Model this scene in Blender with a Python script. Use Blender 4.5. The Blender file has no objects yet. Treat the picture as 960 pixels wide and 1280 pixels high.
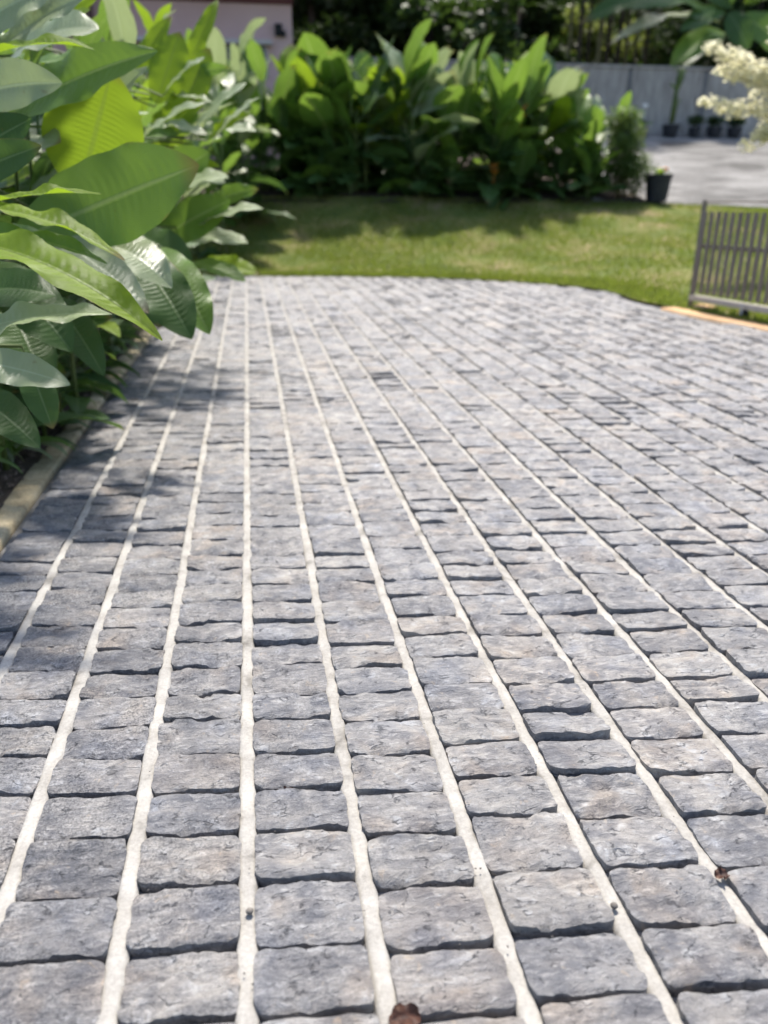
import bpy, math, random
import numpy as np
from mathutils import Vector, Matrix, noise

R = math.radians
random.seed(7)
rng = np.random.default_rng(7)
scn = bpy.context.scene
COL = scn.collection

# ------------------------------------------------------------------ camera, sky, sun, exposure
CAM_H = 1.067
PITCH = 21.986            # degrees below the horizon
YAW = 9.423               # degrees to the right of the paving columns
FPX, PCX, PCY = 961.0, 480.0, 640.0

cam_d = bpy.data.cameras.new("camera")
cam = bpy.data.objects.new("camera", cam_d)
COL.objects.link(cam)
cam.location = (0, 0, CAM_H)
cam.rotation_euler = (R(90 - PITCH), 0, R(-YAW))
cam_d.sensor_fit = 'VERTICAL'
cam_d.sensor_height = 36.0
cam_d.lens = FPX / 1280 * 36
cam_d.clip_start = 0.05
cam_d.clip_end = 500
cam_d.dof.use_dof = True
cam_d.dof.focus_distance = 1.65
cam_d.dof.aperture_fstop = 2.1
scn.camera = cam

SUN_EL, SUN_AZ = 62.0, 13.0      # azimuth from +Y, negative = towards -X
wd = bpy.data.worlds.new("World")
scn.world = wd
wd.use_nodes = True
nt = wd.node_tree
bg = nt.nodes["Background"]
sky = nt.nodes.new("ShaderNodeTexSky")
sky.sky_type = 'NISHITA'
sky.sun_disc = False
sky.sun_elevation = R(SUN_EL)
sky.sun_rotation = R(SUN_AZ)
sky.air_density = 1.0
sky.dust_density = 2.0
nt.links.new(sky.outputs[0], bg.inputs[0])
bg.inputs[1].default_value = 0.135

sun_d = bpy.data.lights.new("sun", 'SUN')
sun_d.energy = 4.0
sun_d.angle = R(4.0)
sun_d.color = (1.0, 0.94, 0.85)
sun = bpy.data.objects.new("sun", sun_d)
COL.objects.link(sun)
_sd = Vector((math.sin(R(SUN_AZ)) * math.cos(R(SUN_EL)), math.cos(R(SUN_AZ)) * math.cos(R(SUN_EL)), math.sin(R(SUN_EL))))
sun.rotation_euler = _sd.to_track_quat('Z', 'Y').to_euler()
sun.location = _sd * 60

scn.view_settings.view_transform = 'Standard'
scn.view_settings.look = 'None'
scn.view_settings.gamma = 1
scn.view_settings.exposure = 0.85
scn.render.engine = 'CYCLES'
scn.cycles.use_denoising = True
scn.cycles.adaptive_threshold = 0.02
scn.cycles.max_bounces = 6
scn.cycles.diffuse_bounces = 3
scn.cycles.glossy_bounces = 2
scn.cycles.transmission_bounces = 3
scn.cycles.caustics_reflective = False
scn.cycles.caustics_refractive = False

# ------------------------------------------------------------------ photograph geometry helpers
_th, _ps = R(PITCH), R(YAW)
FW = Vector((math.sin(_ps) * math.cos(_th), math.cos(_ps) * math.cos(_th), -math.sin(_th)))
RT = Vector((math.cos(_ps), -math.sin(_ps), 0))
UP = RT.cross(FW)
CL = Vector((0, 0, CAM_H))

def ray(px, py):
    return FW * FPX + RT * (px - PCX) - UP * (py - PCY)

def gnd(px, py, z=0.0):
    d = ray(px, py)
    return CL + d * ((z - CAM_H) / d.z)

def at_y(px, py, Y):
    d = ray(px, py)
    return CL + d * (Y / d.y)

def at_d(px, py, dist):              # dist = depth along the viewing axis
    return CL + ray(px, py) * (dist / FPX)

def proj(p):
    d = Vector(p) - CL
    z = d.dot(FW)
    if z < 0.05:
        return (1e5, 1e5, z)
    return (PCX + FPX * d.dot(RT) / z, PCY - FPX * d.dot(UP) / z, z)

# ------------------------------------------------------------------ mesh helpers
class MB:
    def __init__(self):
        self.v, self.f, self.uv, self.mi = [], [], None, []
    def add(self, vs, fs):
        o = len(self.v)
        self.v.extend(tuple(p) for p in vs)
        self.f.extend(tuple(i + o for i in q) for q in fs)
    def box(self, c, s, rz=0.0, taper=0.0):
        cx, cy, cz = c
        hx, hy, hz = s[0] / 2, s[1] / 2, s[2] / 2
        ca, sa = math.cos(rz), math.sin(rz)
        vs = []
        for dz in (-1, 1):
            k = 1 - taper if dz > 0 else 1
            for dx, dy in ((-1, -1), (1, -1), (1, 1), (-1, 1)):
                x, y = dx * hx * k, dy * hy * k
                vs.append((cx + x * ca - y * sa, cy + x * sa + y * ca, cz + dz * hz))
        self.add(vs, [(3, 2, 1, 0), (4, 5, 6, 7), (0, 1, 5, 4), (1, 2, 6, 5), (2, 3, 7, 6), (3, 0, 4, 7)])
    def tube(self, pts, rads, n=6, cap=True):
        pts = [Vector(p) for p in pts]
        vs, fs = [], []
        m = len(pts)
        ref = Vector((0.31, 0.17, 0.93)).normalized()
        for i, p in enumerate(pts):
            t = (pts[min(i + 1, m - 1)] - pts[max(i - 1, 0)])
            t = t.normalized() if t.length > 1e-9 else Vector((0, 0, 1))
            r_ = ref if abs(t.dot(ref)) < 0.95 else Vector((1, 0, 0))
            a = t.cross(r_).normalized()
            b = t.cross(a)
            rr = rads[i] if hasattr(rads, '__len__') else rads
            for k in range(n):
                an = 2 * math.pi * k / n
                vs.append(p + (a * math.cos(an) + b * math.sin(an)) * rr)
        for i in range(m - 1):
            for k in range(n):
                k2 = (k + 1) % n
                fs.append((i * n + k, i * n + k2, (i + 1) * n + k2, (i + 1) * n + k))
        if cap:
            fs.append(tuple(range(n - 1, -1, -1)))
            fs.append(tuple((m - 1) * n + k for k in range(n)))
        self.add(vs, fs)
    def lathe(self, c, prof, n=20):
        vs, fs = [], []
        for r, z in prof:
            for k in range(n):
                a = 2 * math.pi * k / n
                vs.append((c[0] + r * math.cos(a), c[1] + r * math.sin(a), c[2] + z))
        for i in range(len(prof) - 1):
            for k in range(n):
                k2 = (k + 1) % n
                fs.append((i * n + k, i * n + k2, (i + 1) * n + k2, (i + 1) * n + k))
        self.add(vs, fs)
    def grid(self, P):
        """P: rows x cols array of points -> quads"""
        rows, cols = len(P), len(P[0])
        vs = [p for row in P for p in row]
        fs = [(i * cols + j, i * cols + j + 1, (i + 1) * cols + j + 1, (i + 1) * cols + j)
              for i in range(rows - 1) for j in range(cols - 1)]
        self.add(vs, fs)
    def mesh(self, name, mat, smooth=False):
        me = bpy.data.meshes.new(name)
        me.from_pydata(self.v, [], self.f)
        if mat:
            me.materials.append(mat)
        if smooth:
            me.shade_smooth()
        return me
    def build(self, name, mat, parent=None, smooth=False, loc=None):
        return link(name, self.mesh(name, mat, smooth), parent, loc)

def link(name, me, parent=None, loc=None):
    o = bpy.data.objects.new(name, me)
    COL.objects.link(o)
    if parent is not None:
        o.parent = parent
    if loc is not None:
        o.location = loc
    return o

def fast_mesh(name, V, F, mat, smooth=False, attrs=None):
    """V (n,3) array, F (m,k) int array"""
    me = bpy.data.meshes.new(name)
    V = np.asarray(V, dtype=np.float32)
    F = np.asarray(F, dtype=np.int32)
    m, k = F.shape
    me.vertices.add(len(V))
    me.vertices.foreach_set("co", V.ravel())
    me.loops.add(m * k)
    me.loops.foreach_set("vertex_index", F.ravel())
    me.polygons.add(m)
    me.polygons.foreach_set("loop_start", np.arange(0, m * k, k, dtype=np.int32))
    if smooth:
        me.polygons.foreach_set("use_smooth", np.ones(m, dtype=bool))
    me.update(calc_edges=True)
    for an, av in (attrs or {}).items():
        a = me.attributes.new(an, 'FLOAT', 'POINT')
        a.data.foreach_set("value", np.asarray(av, dtype=np.float32))
    if mat:
        me.materials.append(mat)
    return me

def empty(name, loc, rz=0.0):
    o = bpy.data.objects.new(name, None)
    COL.objects.link(o)
    o.location = loc
    o.rotation_euler = (0, 0, rz)
    o.empty_display_size = 0.1
    return o

def tag(o, label=None, cat=None, group=None, kind=None):
    if label: o["label"] = label
    if cat: o["category"] = cat
    if group: o["group"] = group
    if kind: o["kind"] = kind
    return o

# ------------------------------------------------------------------ materials
def new_mat(name):
    m = bpy.data.materials.new(name)
    m.use_nodes = True
    t = m.node_tree
    p = t.nodes["Principled BSDF"]
    return m, t, p

class NT:
    """tiny node helper"""
    def __init__(self, t): self.t = t
    def n(self, typ, **kw):
        nd = self.t.nodes.new(typ)
        for k, v in kw.items(): setattr(nd, k, v)
        return nd
    def l(self, a, b): self.t.links.new(a, b)
    def pos(self):
        return self.n("ShaderNodeNewGeometry").outputs["Position"]
    def mapping(self, vec, scale=(1, 1, 1), rot=(0, 0, 0), loc=(0, 0, 0)):
        m = self.n("ShaderNodeMapping")
        m.inputs["Scale"].default_value = scale
        m.inputs["Rotation"].default_value = rot
        m.inputs["Location"].default_value = loc
        self.l(vec, m.inputs["Vector"])
        return m.outputs[0]
    def noise(self, vec, scale, detail=4, rough=0.55, dist=0.0):
        n = self.n("ShaderNodeTexNoise")
        n.inputs["Scale"].default_value = scale
        n.inputs["Detail"].default_value = detail
        n.inputs["Roughness"].default_value = rough
        n.inputs["Distortion"].default_value = dist
        self.l(vec, n.inputs["Vector"])
        return n.outputs["Fac"]
    def ramp(self, fac, stops, interp='LINEAR'):
        r = self.n("ShaderNodeValToRGB")
        cr = r.color_ramp
        cr.interpolation = interp
        while len(cr.elements) < len(stops): cr.elements.new(0.5)
        for e, (p, c) in zip(cr.elements, stops):
            e.position = p
            e.color = (c, c, c, 1) if not hasattr(c, '__len__') else (*c, 1)
        self.l(fac, r.inputs[0])
        return r.outputs[0]
    def mix(self, fac, a, b, mode='MIX'):
        m = self.n("ShaderNodeMix", data_type='RGBA', blend_type=mode)
        for s, v in ((m.inputs[0], fac), (m.inputs[6], a), (m.inputs[7], b)):
            if hasattr(v, 'is_output'): self.l(v, s)
            elif hasattr(v, '__len__'): s.default_value = (*v, 1)
            else: s.default_value = v
        return m.outputs[2]
    def math(self, op, a, b=0.0, c=None):
        m = self.n("ShaderNodeMath", operation=op)
        vals = (a, b) if c is None else (a, b, c)
        for s, v in zip(m.inputs, vals):
            if hasattr(v, 'is_output'): self.l(v, s)
            else: s.default_value = v
        return m.outputs[0]
    def bump(self, h, strength=0.5, dist=0.01, normal=None):
        b = self.n("ShaderNodeBump")
        b.inputs["Strength"].default_value = strength
        b.inputs["Distance"].default_value = dist
        self.l(h, b.inputs["Height"])
        if normal is not None: self.l(normal, b.inputs["Normal"])
        return b.outputs[0]

def mat_slate():
    m, t, p = new_mat("slate_paver")
    k = NT(t)
    pos = k.pos()
    at = k.n("ShaderNodeAttribute", attribute_name="rnd").outputs["Fac"]
    off = k.n("ShaderNodeVectorMath", operation='ADD')
    cmb = k.n("ShaderNodeCombineXYZ")
    k.l(k.math('MULTIPLY', at, 37.0), cmb.inputs[2])
    k.l(pos, off.inputs[0]); k.l(cmb.outputs[0], off.inputs[1])
    pv = off.outputs[0]
    base = k.ramp(at, [(0.0, (0.150, 0.147, 0.152)), (0.15, (0.225, 0.222, 0.228)), (0.35, (0.285, 0.268, 0.252)), (0.5, (0.225, 0.229, 0.245)),
                       (0.62, (0.345, 0.325, 0.298)), (0.8, (0.238, 0.235, 0.238)), (0.92, (0.315, 0.286, 0.262)), (1.0, (0.37, 0.318, 0.262))])
    n1 = k.noise(pv, 15, 3, 0.6, 0.6)
    c = k.mix(k.ramp(n1, [(0.36, 0.0), (0.64, 1.0)]), k.mix(0.60, base, (0.105, 0.110, 0.130)), k.mix(0.45, base, (0.44, 0.415, 0.382)))
    # cleft relief drives the tone too: pale worn crests, dark pits
    h1 = k.noise(k.mapping(pv, (0.62, 1.5, 1)), 60, 6, 0.76, 0.5)
    c = k.mix(k.ramp(h1, [(0.52, 0.0), (0.64, 0.5), (0.8, 0.75)]), c, (0.50, 0.49, 0.475))
    c = k.mix(k.ramp(h1, [(0.30, 0.75), (0.43, 0.0)]), c, (0.06, 0.06, 0.066))
    # pale lime bloom in patches, warm flecks
    n3 = k.noise(pv, 36, 3, 0.65, 0.5)
    c = k.mix(k.math('MULTIPLY', k.ramp(n3, [(0.54, 0.0), (0.66, 0.6)]), k.ramp(n1, [(0.46, 0.1), (0.60, 1.0)])), c, (0.50, 0.505, 0.515))
    c = k.mix(k.ramp(n3, [(0.29, 0.5), (0.35, 0.0)]), c, (0.45, 0.375, 0.29))
    big = k.noise(pos, 2.1, 3, 0.6, 0.8)
    c = k.mix(k.ramp(big, [(0.40, 0.45), (0.56, 0.0)]), c, k.mix(1.0, c, (0.58, 0.585, 0.61), 'MULTIPLY'))
    c = k.mix(k.ramp(big, [(0.56, 0.0), (0.70, 0.55)]), c, k.mix(1.0, c, (1.12, 1.02, 0.90), 'MULTIPLY'))
    blue = k.noise(pv, 9, 2, 0.5, 0.3)
    c = k.mix(k.ramp(blue, [(0.56, 0.0), (0.68, 0.5)]), c, k.mix(1.0, c, (0.90, 0.97, 1.10), 'MULTIPLY'))
    c = k.mix(k.ramp(blue, [(0.32, 0.5), (0.44, 0.0)]), c, k.mix(1.0, c, (1.10, 0.96, 0.82), 'MULTIPLY'))
    # dark mineral / algae specks, more of it on the side by the planting bed
    n4 = k.noise(pv, 190, 2, 0.7, 0.2)
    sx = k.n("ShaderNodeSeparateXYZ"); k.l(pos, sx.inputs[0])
    bed_side = k.n("ShaderNodeMapRange"); k.l(sx.outputs[0], bed_side.inputs[0])
    bed_side.inputs[1].default_value = -0.75; bed_side.inputs[2].default_value = 0.35
    bed_side.inputs[3].default_value = 0.95; bed_side.inputs[4].default_value = 0.16
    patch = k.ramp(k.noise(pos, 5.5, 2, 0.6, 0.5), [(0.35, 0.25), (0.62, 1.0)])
    spk = k.math('MULTIPLY', k.math('MULTIPLY', k.ramp(n4, [(0.38, 1.0), (0.56, 0.0)]), bed_side.outputs[0]), patch)
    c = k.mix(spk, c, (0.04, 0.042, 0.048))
    c = k.mix(k.math('MULTIPLY', bed_side.outputs[0], 0.32), c, k.mix(1.0, c, (0.58, 0.60, 0.66), 'MULTIPLY'))  # overall tone goes darker and bluer towards the planting bed
    vor = k.n("ShaderNodeTexVoronoi", feature='DISTANCE_TO_EDGE')
    dv = k.n("ShaderNodeVectorMath", operation='ADD')
    cx = k.n("ShaderNodeCombineXYZ")
    k.l(k.math('MULTIPLY', h1, 0.05), cx.inputs[0]); k.l(k.math('MULTIPLY', n1, 0.06), cx.inputs[1])
    k.l(k.mapping(pv, (0.5, 1.35, 1)), dv.inputs[0]); k.l(cx.outputs[0], dv.inputs[1])
    k.l(dv.outputs[0], vor.inputs["Vector"]); vor.inputs["Scale"].default_value = 24
    crack = k.math('MULTIPLY', k.ramp(vor.outputs["Distance"], [(0.0, 1.0), (0.04, 0.0)]), k.ramp(n3, [(0.52, 0.0), (0.60, 1.0)]))
    c = k.mix(k.math('MULTIPLY', crack, 0.55), c, (0.05, 0.05, 0.058))
    k.l(c, p.inputs["Base Color"])
    k.l(k.ramp(n1, [(0.3, 0.62), (0.7, 0.48)]), p.inputs["Roughness"])
    p.inputs["Specular IOR Level"].default_value = 0.45
    hh = k.math('SUBTRACT', k.math('ADD', h1, k.math('MULTIPLY', n4, 0.20)), k.math('MULTIPLY', crack, 0.35))
    k.l(k.bump(hh, 1.0, 0.007), p.inputs["Normal"])
    return m

def mat_mix(name, stops, scale=8, detail=5, rough=0.85, bump=0.4, bdist=0.01, bscale=None, dist=0.3, fine=None, spec=0.3, stretch=(1, 1, 1)):
    m, t, p = new_mat(name)
    k = NT(t)
    pos = k.mapping(k.pos(), stretch)
    n = k.noise(pos, scale, detail, 0.62, dist)
    c = k.ramp(n, stops)
    if fine:
        fs, fa = fine
        c = k.mix(fa, c, k.ramp(k.noise(pos, fs, 3, 0.6), [(0.3, 0.0), (0.7, 1.0)]), 'OVERLAY')
    k.l(c, p.inputs["Base Color"])
    p.inputs["Roughness"].default_value = rough
    p.inputs["Specular IOR Level"].default_value = spec
    if bump:
        k.l(k.bump(k.noise(pos, bscale or scale * 4, 5, 0.6), bump, bdist), p.inputs["Normal"])
    return m

def mat_leaf(name, c0, c1, c2, trans=0.35, tcol=(0.25, 0.42, 0.04), rough=0.36, ribs=44, rib_amt=0.5, pale_rib=(0.32, 0.42, 0.2), spec=0.5, stripe=0.28):
    """paddle leaf: UV.x runs base->tip, UV.y runs edge->edge (0.5 = midrib)"""
    m, t, p = new_mat(name)
    k = NT(t)
    out = t.nodes["Material Output"]
    uv = k.n("ShaderNodeUVMap").outputs[0]
    s = k.n("ShaderNodeSeparateXYZ"); k.l(uv, s.inputs[0])
    side = k.math('ABSOLUTE', k.math('SUBTRACT', s.outputs[1], 0.5))
    oi = k.n("ShaderNodeObjectInfo").outputs["Random"]
    geo = k.pos()
    n = k.noise(geo, 6, 4, 0.6)
    ph = k.math('SUBTRACT', k.math('MULTIPLY', s.outputs[0], ribs), k.math('MULTIPLY', side, ribs * 0.8))
    jit = k.math('MULTIPLY', k.noise(k.mapping(uv, (3, 1, 1)), 7, 2), 1.6)
    wave = k.math('SINE', k.math('MULTIPLY', k.math('ADD', ph, jit), 6.2832))
    w01 = k.math('MULTIPLY_ADD', wave, 0.5, 0.5)
    col = k.mix(k.math('MULTIPLY_ADD', oi, 0.7, k.math('MULTIPLY', n, 0.3)), c0, c1)
    col = k.mix(k.math('MULTIPLY', w01, stripe), col, c2)
    mid = k.ramp(side, [(0.0, 1.0), (0.016, 0.9), (0.034, 0.0)])
    col = k.mix(mid, col, pale_rib)
    # small blemishes and a browned edge
    bl = k.ramp(k.noise(geo, 38, 2, 0.6), [(0.70, 0.0), (0.76, 0.7)])
    col = k.mix(k.math('MULTIPLY', bl, 0.6), col, (0.16, 0.11, 0.04))
    ed = k.math('MULTIPLY', k.ramp(side, [(0.47, 0.0), (0.498, 1.0)]), k.ramp(k.noise(geo, 9, 3), [(0.56, 0.0), (0.66, 0.8)]))
    col = k.mix(ed, col, (0.25, 0.17, 0.06))
    tipb = k.math('MULTIPLY', k.ramp(s.outputs[0], [(0.90, 0.0), (0.985, 1.0)]), k.ramp(k.math('ADD', oi, k.math('MULTIPLY', n, 0.4)), [(0.75, 0.0), (0.9, 0.9)]))
    col = k.mix(tipb, col, (0.20, 0.125, 0.05))
    k.l(col, p.inputs["Base Color"])
    p.inputs["Roughness"].default_value = rough
    p.inputs["Specular IOR Level"].default_value = spec
    hh = k.math('ADD', k.math('MULTIPLY', w01, rib_amt), k.math('MULTIPLY', mid, -0.8))
    nb = k.bump(hh, 0.38, 0.004)
    k.l(nb, p.inputs["Normal"])
    tr = k.n("ShaderNodeBsdfTranslucent")
    k.l(k.mix(0.6, k.mix(oi, tcol, tuple(x * 0.7 for x in tcol)), col), tr.inputs["Color"])
    k.l(nb, tr.inputs["Normal"])
    ms = k.n("ShaderNodeMixShader"); ms.inputs[0].default_value = trans
    k.l(p.outputs[0], ms.inputs[1]); k.l(tr.outputs[0], ms.inputs[2])
    k.l(ms.outputs[0], out.inputs["Surface"])
    return m

def mat_foliage(name, dark, light, trans=0.3, tcol=(0.12, 0.22, 0.03), rough=0.5, scale=1.3):
    m, t, p = new_mat(name)
    k = NT(t)
    out = t.nodes["Material Output"]
    pos = k.pos()
    n = k.math('ADD', k.math('MULTIPLY', k.noise(pos, scale, 3, 0.6), 0.65), k.math('MULTIPLY', k.noise(pos, 9, 2), 0.35))
    c = k.ramp(n, [(0.32, dark), (0.68, light)])
    k.l(c, p.inputs["Base Color"])
    p.inputs["Roughness"].default_value = rough
    p.inputs["Specular IOR Level"].default_value = 0.2
    tr = k.n("ShaderNodeBsdfTranslucent"); tr.inputs["Color"].default_value = (*tcol, 1)
    ms = k.n("ShaderNodeMixShader"); ms.inputs[0].default_value = trans
    k.l(p.outputs[0], ms.inputs[1]); k.l(tr.outputs[0], ms.inputs[2])
    k.l(ms.outputs[0], out.inputs["Surface"])
    return m

M = {}
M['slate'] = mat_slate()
M['mortar'] = mat_mix("pale_mortar", [(0.28, (0.165, 0.154, 0.137)), (0.42, (0.315, 0.30, 0.275)), (0.66, (0.415, 0.40, 0.37))], 11, 6, 0.92, 0.6, 0.003, 120, fine=(150, 0.12))
M['bedding'] = mat_mix("grey_bedding_mortar", [(0.3, (0.13, 0.128, 0.13)), (0.7, (0.22, 0.215, 0.21))], 25, 5, 0.95, 0.5, 0.004, 140)
M['kerb_concrete'] = mat_mix("stained_kerb_concrete", [(0.25, (0.20, 0.155, 0.09)), (0.5, (0.38, 0.315, 0.20)), (0.75, (0.47, 0.40, 0.275))], 9, 6, 0.92, 0.4, 0.004, 90, fine=(160, 0.3))
M['orange_kerb'] = mat_mix("sandstone_edging", [(0.3, (0.50, 0.31, 0.16)), (0.7, (0.68, 0.45, 0.26))], 7, 5, 0.85, 0.4, 0.005, 60)
M['soil'] = mat_mix("garden_soil", [(0.3, (0.035, 0.025, 0.018)), (0.6, (0.075, 0.055, 0.042)), (0.8, (0.12, 0.095, 0.08))], 14, 6, 0.95, 0.9, 0.02, 40)
M['chips'] = mat_mix("bed_litter", [(0.3, (0.05, 0.035, 0.028)), (0.5, (0.13, 0.095, 0.075)), (0.7, (0.24, 0.20, 0.175))], 60, 3, 0.9, 0)
M['lawn'] = mat_mix("lawn_turf", [(0.28, (0.065, 0.10, 0.02)), (0.44, (0.115, 0.145, 0.032)), (0.55, (0.185, 0.178, 0.055)), (0.66, (0.27, 0.205, 0.11))], 1.3, 6, 0.9, 0.8, 0.03, 25, fine=(40, 0.4))
M['court'] = mat_mix("weathered_court_concrete", [(0.36, (0.075, 0.072, 0.066)), (0.5, (0.175, 0.168, 0.158)), (0.64, (0.29, 0.28, 0.265))], 0.9, 7, 0.85, 0.3, 0.01, 20, dist=0.8, fine=(12, 0.25), stretch=(0.6, 1.6, 1))
M['wallgrey'] = mat_mix("grey_cement_wall", [(0.3, (0.29, 0.268, 0.245)), (0.5, (0.37, 0.345, 0.318)), (0.7, (0.42, 0.395, 0.368))], 1.6, 6, 0.9, 0.2, 0.005, 30, fine=(9, 0.25), stretch=(1, 1, 0.22))
M['walljoint'] = mat_mix("wall_post_cement", [(0.3, (0.13, 0.13, 0.135)), (0.7, (0.19, 0.19, 0.195))], 2, 4, 0.9, 0.2)
M['housewall'] = mat_mix("mauve_house_paint", [(0.3, (0.56, 0.37, 0.36)), (0.7, (0.65, 0.455, 0.445))], 0.5, 6, 0.85, 0.15, 0.004, 30)
M['housetrim'] = mat_mix("maroon_fascia_paint", [(0.3, (0.10, 0.03, 0.03)), (0.7, (0.15, 0.05, 0.05))], 2, 4, 0.6, 0)
M['pillar'] = mat_mix("brown_pillar_paint", [(0.3, (0.09, 0.05, 0.045)), (0.7, (0.13, 0.075, 0.065))], 2, 4, 0.7, 0)
M['ledge'] = mat_mix("pale_ledge", [(0.3, (0.48, 0.43, 0.42)), (0.7, (0.60, 0.54, 0.53))], 2, 4, 0.8, 0)
M['glass'] = mat_mix("dark_window_glass", [(0.3, (0.02, 0.02, 0.025)), (0.7, (0.04, 0.04, 0.045))], 1, 2, 0.12, 0, spec=0.6)
M['rooftile'] = mat_mix("roof_tile", [(0.3, (0.16, 0.06, 0.05)), (0.7, (0.25, 0.10, 0.08))], 6, 4, 0.8, 0.4)
M['gate'] = mat_mix("taupe_gate_paint", [(0.3, (0.17, 0.143, 0.116)), (0.7, (0.23, 0.198, 0.163))], 9, 5, 0.6, 0.15, 0.002, 90, stretch=(1, 1, 0.2))
M['gaterail'] = mat_mix("pale_gate_rail", [(0.3, (0.45, 0.41, 0.36)), (0.7, (0.58, 0.53, 0.47))], 9, 4, 0.55, 0)
M['steel'] = mat_mix("galvanised_bracket", [(0.3, (0.5, 0.5, 0.5)), (0.7, (0.68, 0.68, 0.67))], 20, 3, 0.4, 0)
M['rubber'] = mat_mix("black_rubber", [(0.3, (0.01, 0.01, 0.012)), (0.7, (0.02, 0.02, 0.022))], 20, 3, 0.7, 0)
M['pot'] = mat_mix("black_plastic_pot", [(0.3, (0.018, 0.02, 0.026)), (0.7, (0.035, 0.038, 0.048))], 6, 4, 0.5, 0)
M['bark'] = mat_mix("tree_bark", [(0.3, (0.03, 0.024, 0.018)), (0.7, (0.09, 0.072, 0.055))], 5, 6, 0.95, 0.7, 0.03, 18, stretch=(1, 1, 0.3))
M['cane'] = mat_mix("bamboo_cane", [(0.3, (0.07, 0.065, 0.035)), (0.7, (0.17, 0.15, 0.07))], 3, 5, 0.7, 0.2)
M['stalk'] = mat_mix("green_stalk", [(0.3, (0.06, 0.095, 0.022)), (0.7, (0.12, 0.16, 0.045))], 6, 4, 0.5, 0.1)
M['deadleaf'] = mat_mix("dead_brown_leaf", [(0.35, (0.025, 0.011, 0.009)), (0.58, (0.075, 0.032, 0.02)), (0.8, (0.28, 0.17, 0.11))], 45, 5, 0.6, 0.5, 0.003, 120)
M['pebble'] = mat_mix("brown_pebble", [(0.3, (0.09, 0.08, 0.07)), (0.7, (0.2, 0.18, 0.16))], 40, 4, 0.8, 0.3, 0.002)
M['hill'] = mat_mix("wooded_hillside", [(0.3, (0.012, 0.014, 0.006)), (0.55, (0.026, 0.028, 0.012)), (0.75, (0.045, 0.04, 0.022))], 0.6, 7, 1.0, 0.8, 0.2, 3, spec=0.0)
M['terrain'] = mat_mix("rough_ground", [(0.3, (0.05, 0.055, 0.02)), (0.7, (0.12, 0.10, 0.06))], 0.8, 6, 0.95, 0.5, 0.03, 10)
M['orange'] = mat_mix("orange_bract", [(0.3, (0.62, 0.20, 0.03)), (0.7, (0.80, 0.36, 0.06))], 20, 3, 0.45, 0)
M['red'] = mat_mix("red_petal", [(0.3, (0.55, 0.04, 0.02)), (0.7, (0.75, 0.09, 0.04))], 20, 3, 0.45, 0)
M['white'] = mat_mix("white_petal", [(0.3, (0.7, 0.7, 0.66)), (0.7, (0.85, 0.85, 0.82))], 20, 3, 0.45, 0)

M['leaf_mid'] = mat_leaf("leaf_mid_green", (0.085, 0.185, 0.026), (0.145, 0.265, 0.042), (0.19, 0.30, 0.08), 0.36, (0.40, 0.60, 0.06), 0.36, pale_rib=(0.27, 0.36, 0.13), spec=0.4, stripe=0.4)
M['leaf_bright'] = mat_leaf("leaf_yellow_green", (0.16, 0.26, 0.014), (0.23, 0.34, 0.024), (0.21, 0.30, 0.03), 0.50, (0.40, 0.58, 0.03), 0.45, pale_rib=(0.17, 0.25, 0.04), spec=0.3)
M['leaf_dark'] = mat_leaf("leaf_deep_green", (0.036, 0.085, 0.024), (0.068, 0.135, 0.034), (0.09, 0.16, 0.05), 0.28, (0.22, 0.40, 0.05), 0.40, pale_rib=(0.14, 0.21, 0.09), spec=0.28)
M['leaf_pale'] = mat_leaf("leaf_waxy_grey_green", (0.20, 0.285, 0.12), (0.30, 0.38, 0.19), (0.50, 0.53, 0.37), 0.34, (0.46, 0.58, 0.18), 0.34, pale_rib=(0.42, 0.49, 0.30), rib_amt=1.2, spec=0.8, stripe=0.55)
M['grassblade'] = mat_foliage("grass_blade", (0.055, 0.105, 0.012), (0.23, 0.225, 0.05), 0.42, (0.28, 0.36, 0.05), scale=1.6)
M['fol_dark'] = mat_foliage("forest_foliage", (0.012, 0.022, 0.008), (0.045, 0.065, 0.022), 0.18, (0.07, 0.13, 0.02), 0.8, scale=0.8)
M['fol_mid'] = mat_foliage("tree_foliage", (0.015, 0.034, 0.012), (0.055, 0.092, 0.030), 0.22, (0.10, 0.18, 0.03))
M['fol_sun_tinted'] = mat_foliage("sun_tinted_foliage", (0.06, 0.08, 0.015), (0.17, 0.19, 0.045), 0.4, (0.25, 0.30, 0.06))  # pale leaf colour stands in for sunlight on the thicket
M['fol_bamboo'] = mat_foliage("fine_bamboo_foliage", (0.035, 0.07, 0.02), (0.11, 0.165, 0.05), 0.35, (0.2, 0.3, 0.06), scale=4)
M['fol_cream'] = mat_foliage("cream_variegated_foliage", (0.70, 0.67, 0.44), (0.87, 0.86, 0.72), 0.5, (0.88, 0.85, 0.64), scale=6)

# ------------------------------------------------------------------ terrain heights
LAWN_END, WALL_Y = 16.0, 24.0
def z_end(X): return float(np.interp(X, [0, 8, 11, 30], [1.17, 1.08, 0.96, 0.8]))
WALL_Z = at_y(800, 166, WALL_Y).z
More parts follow.
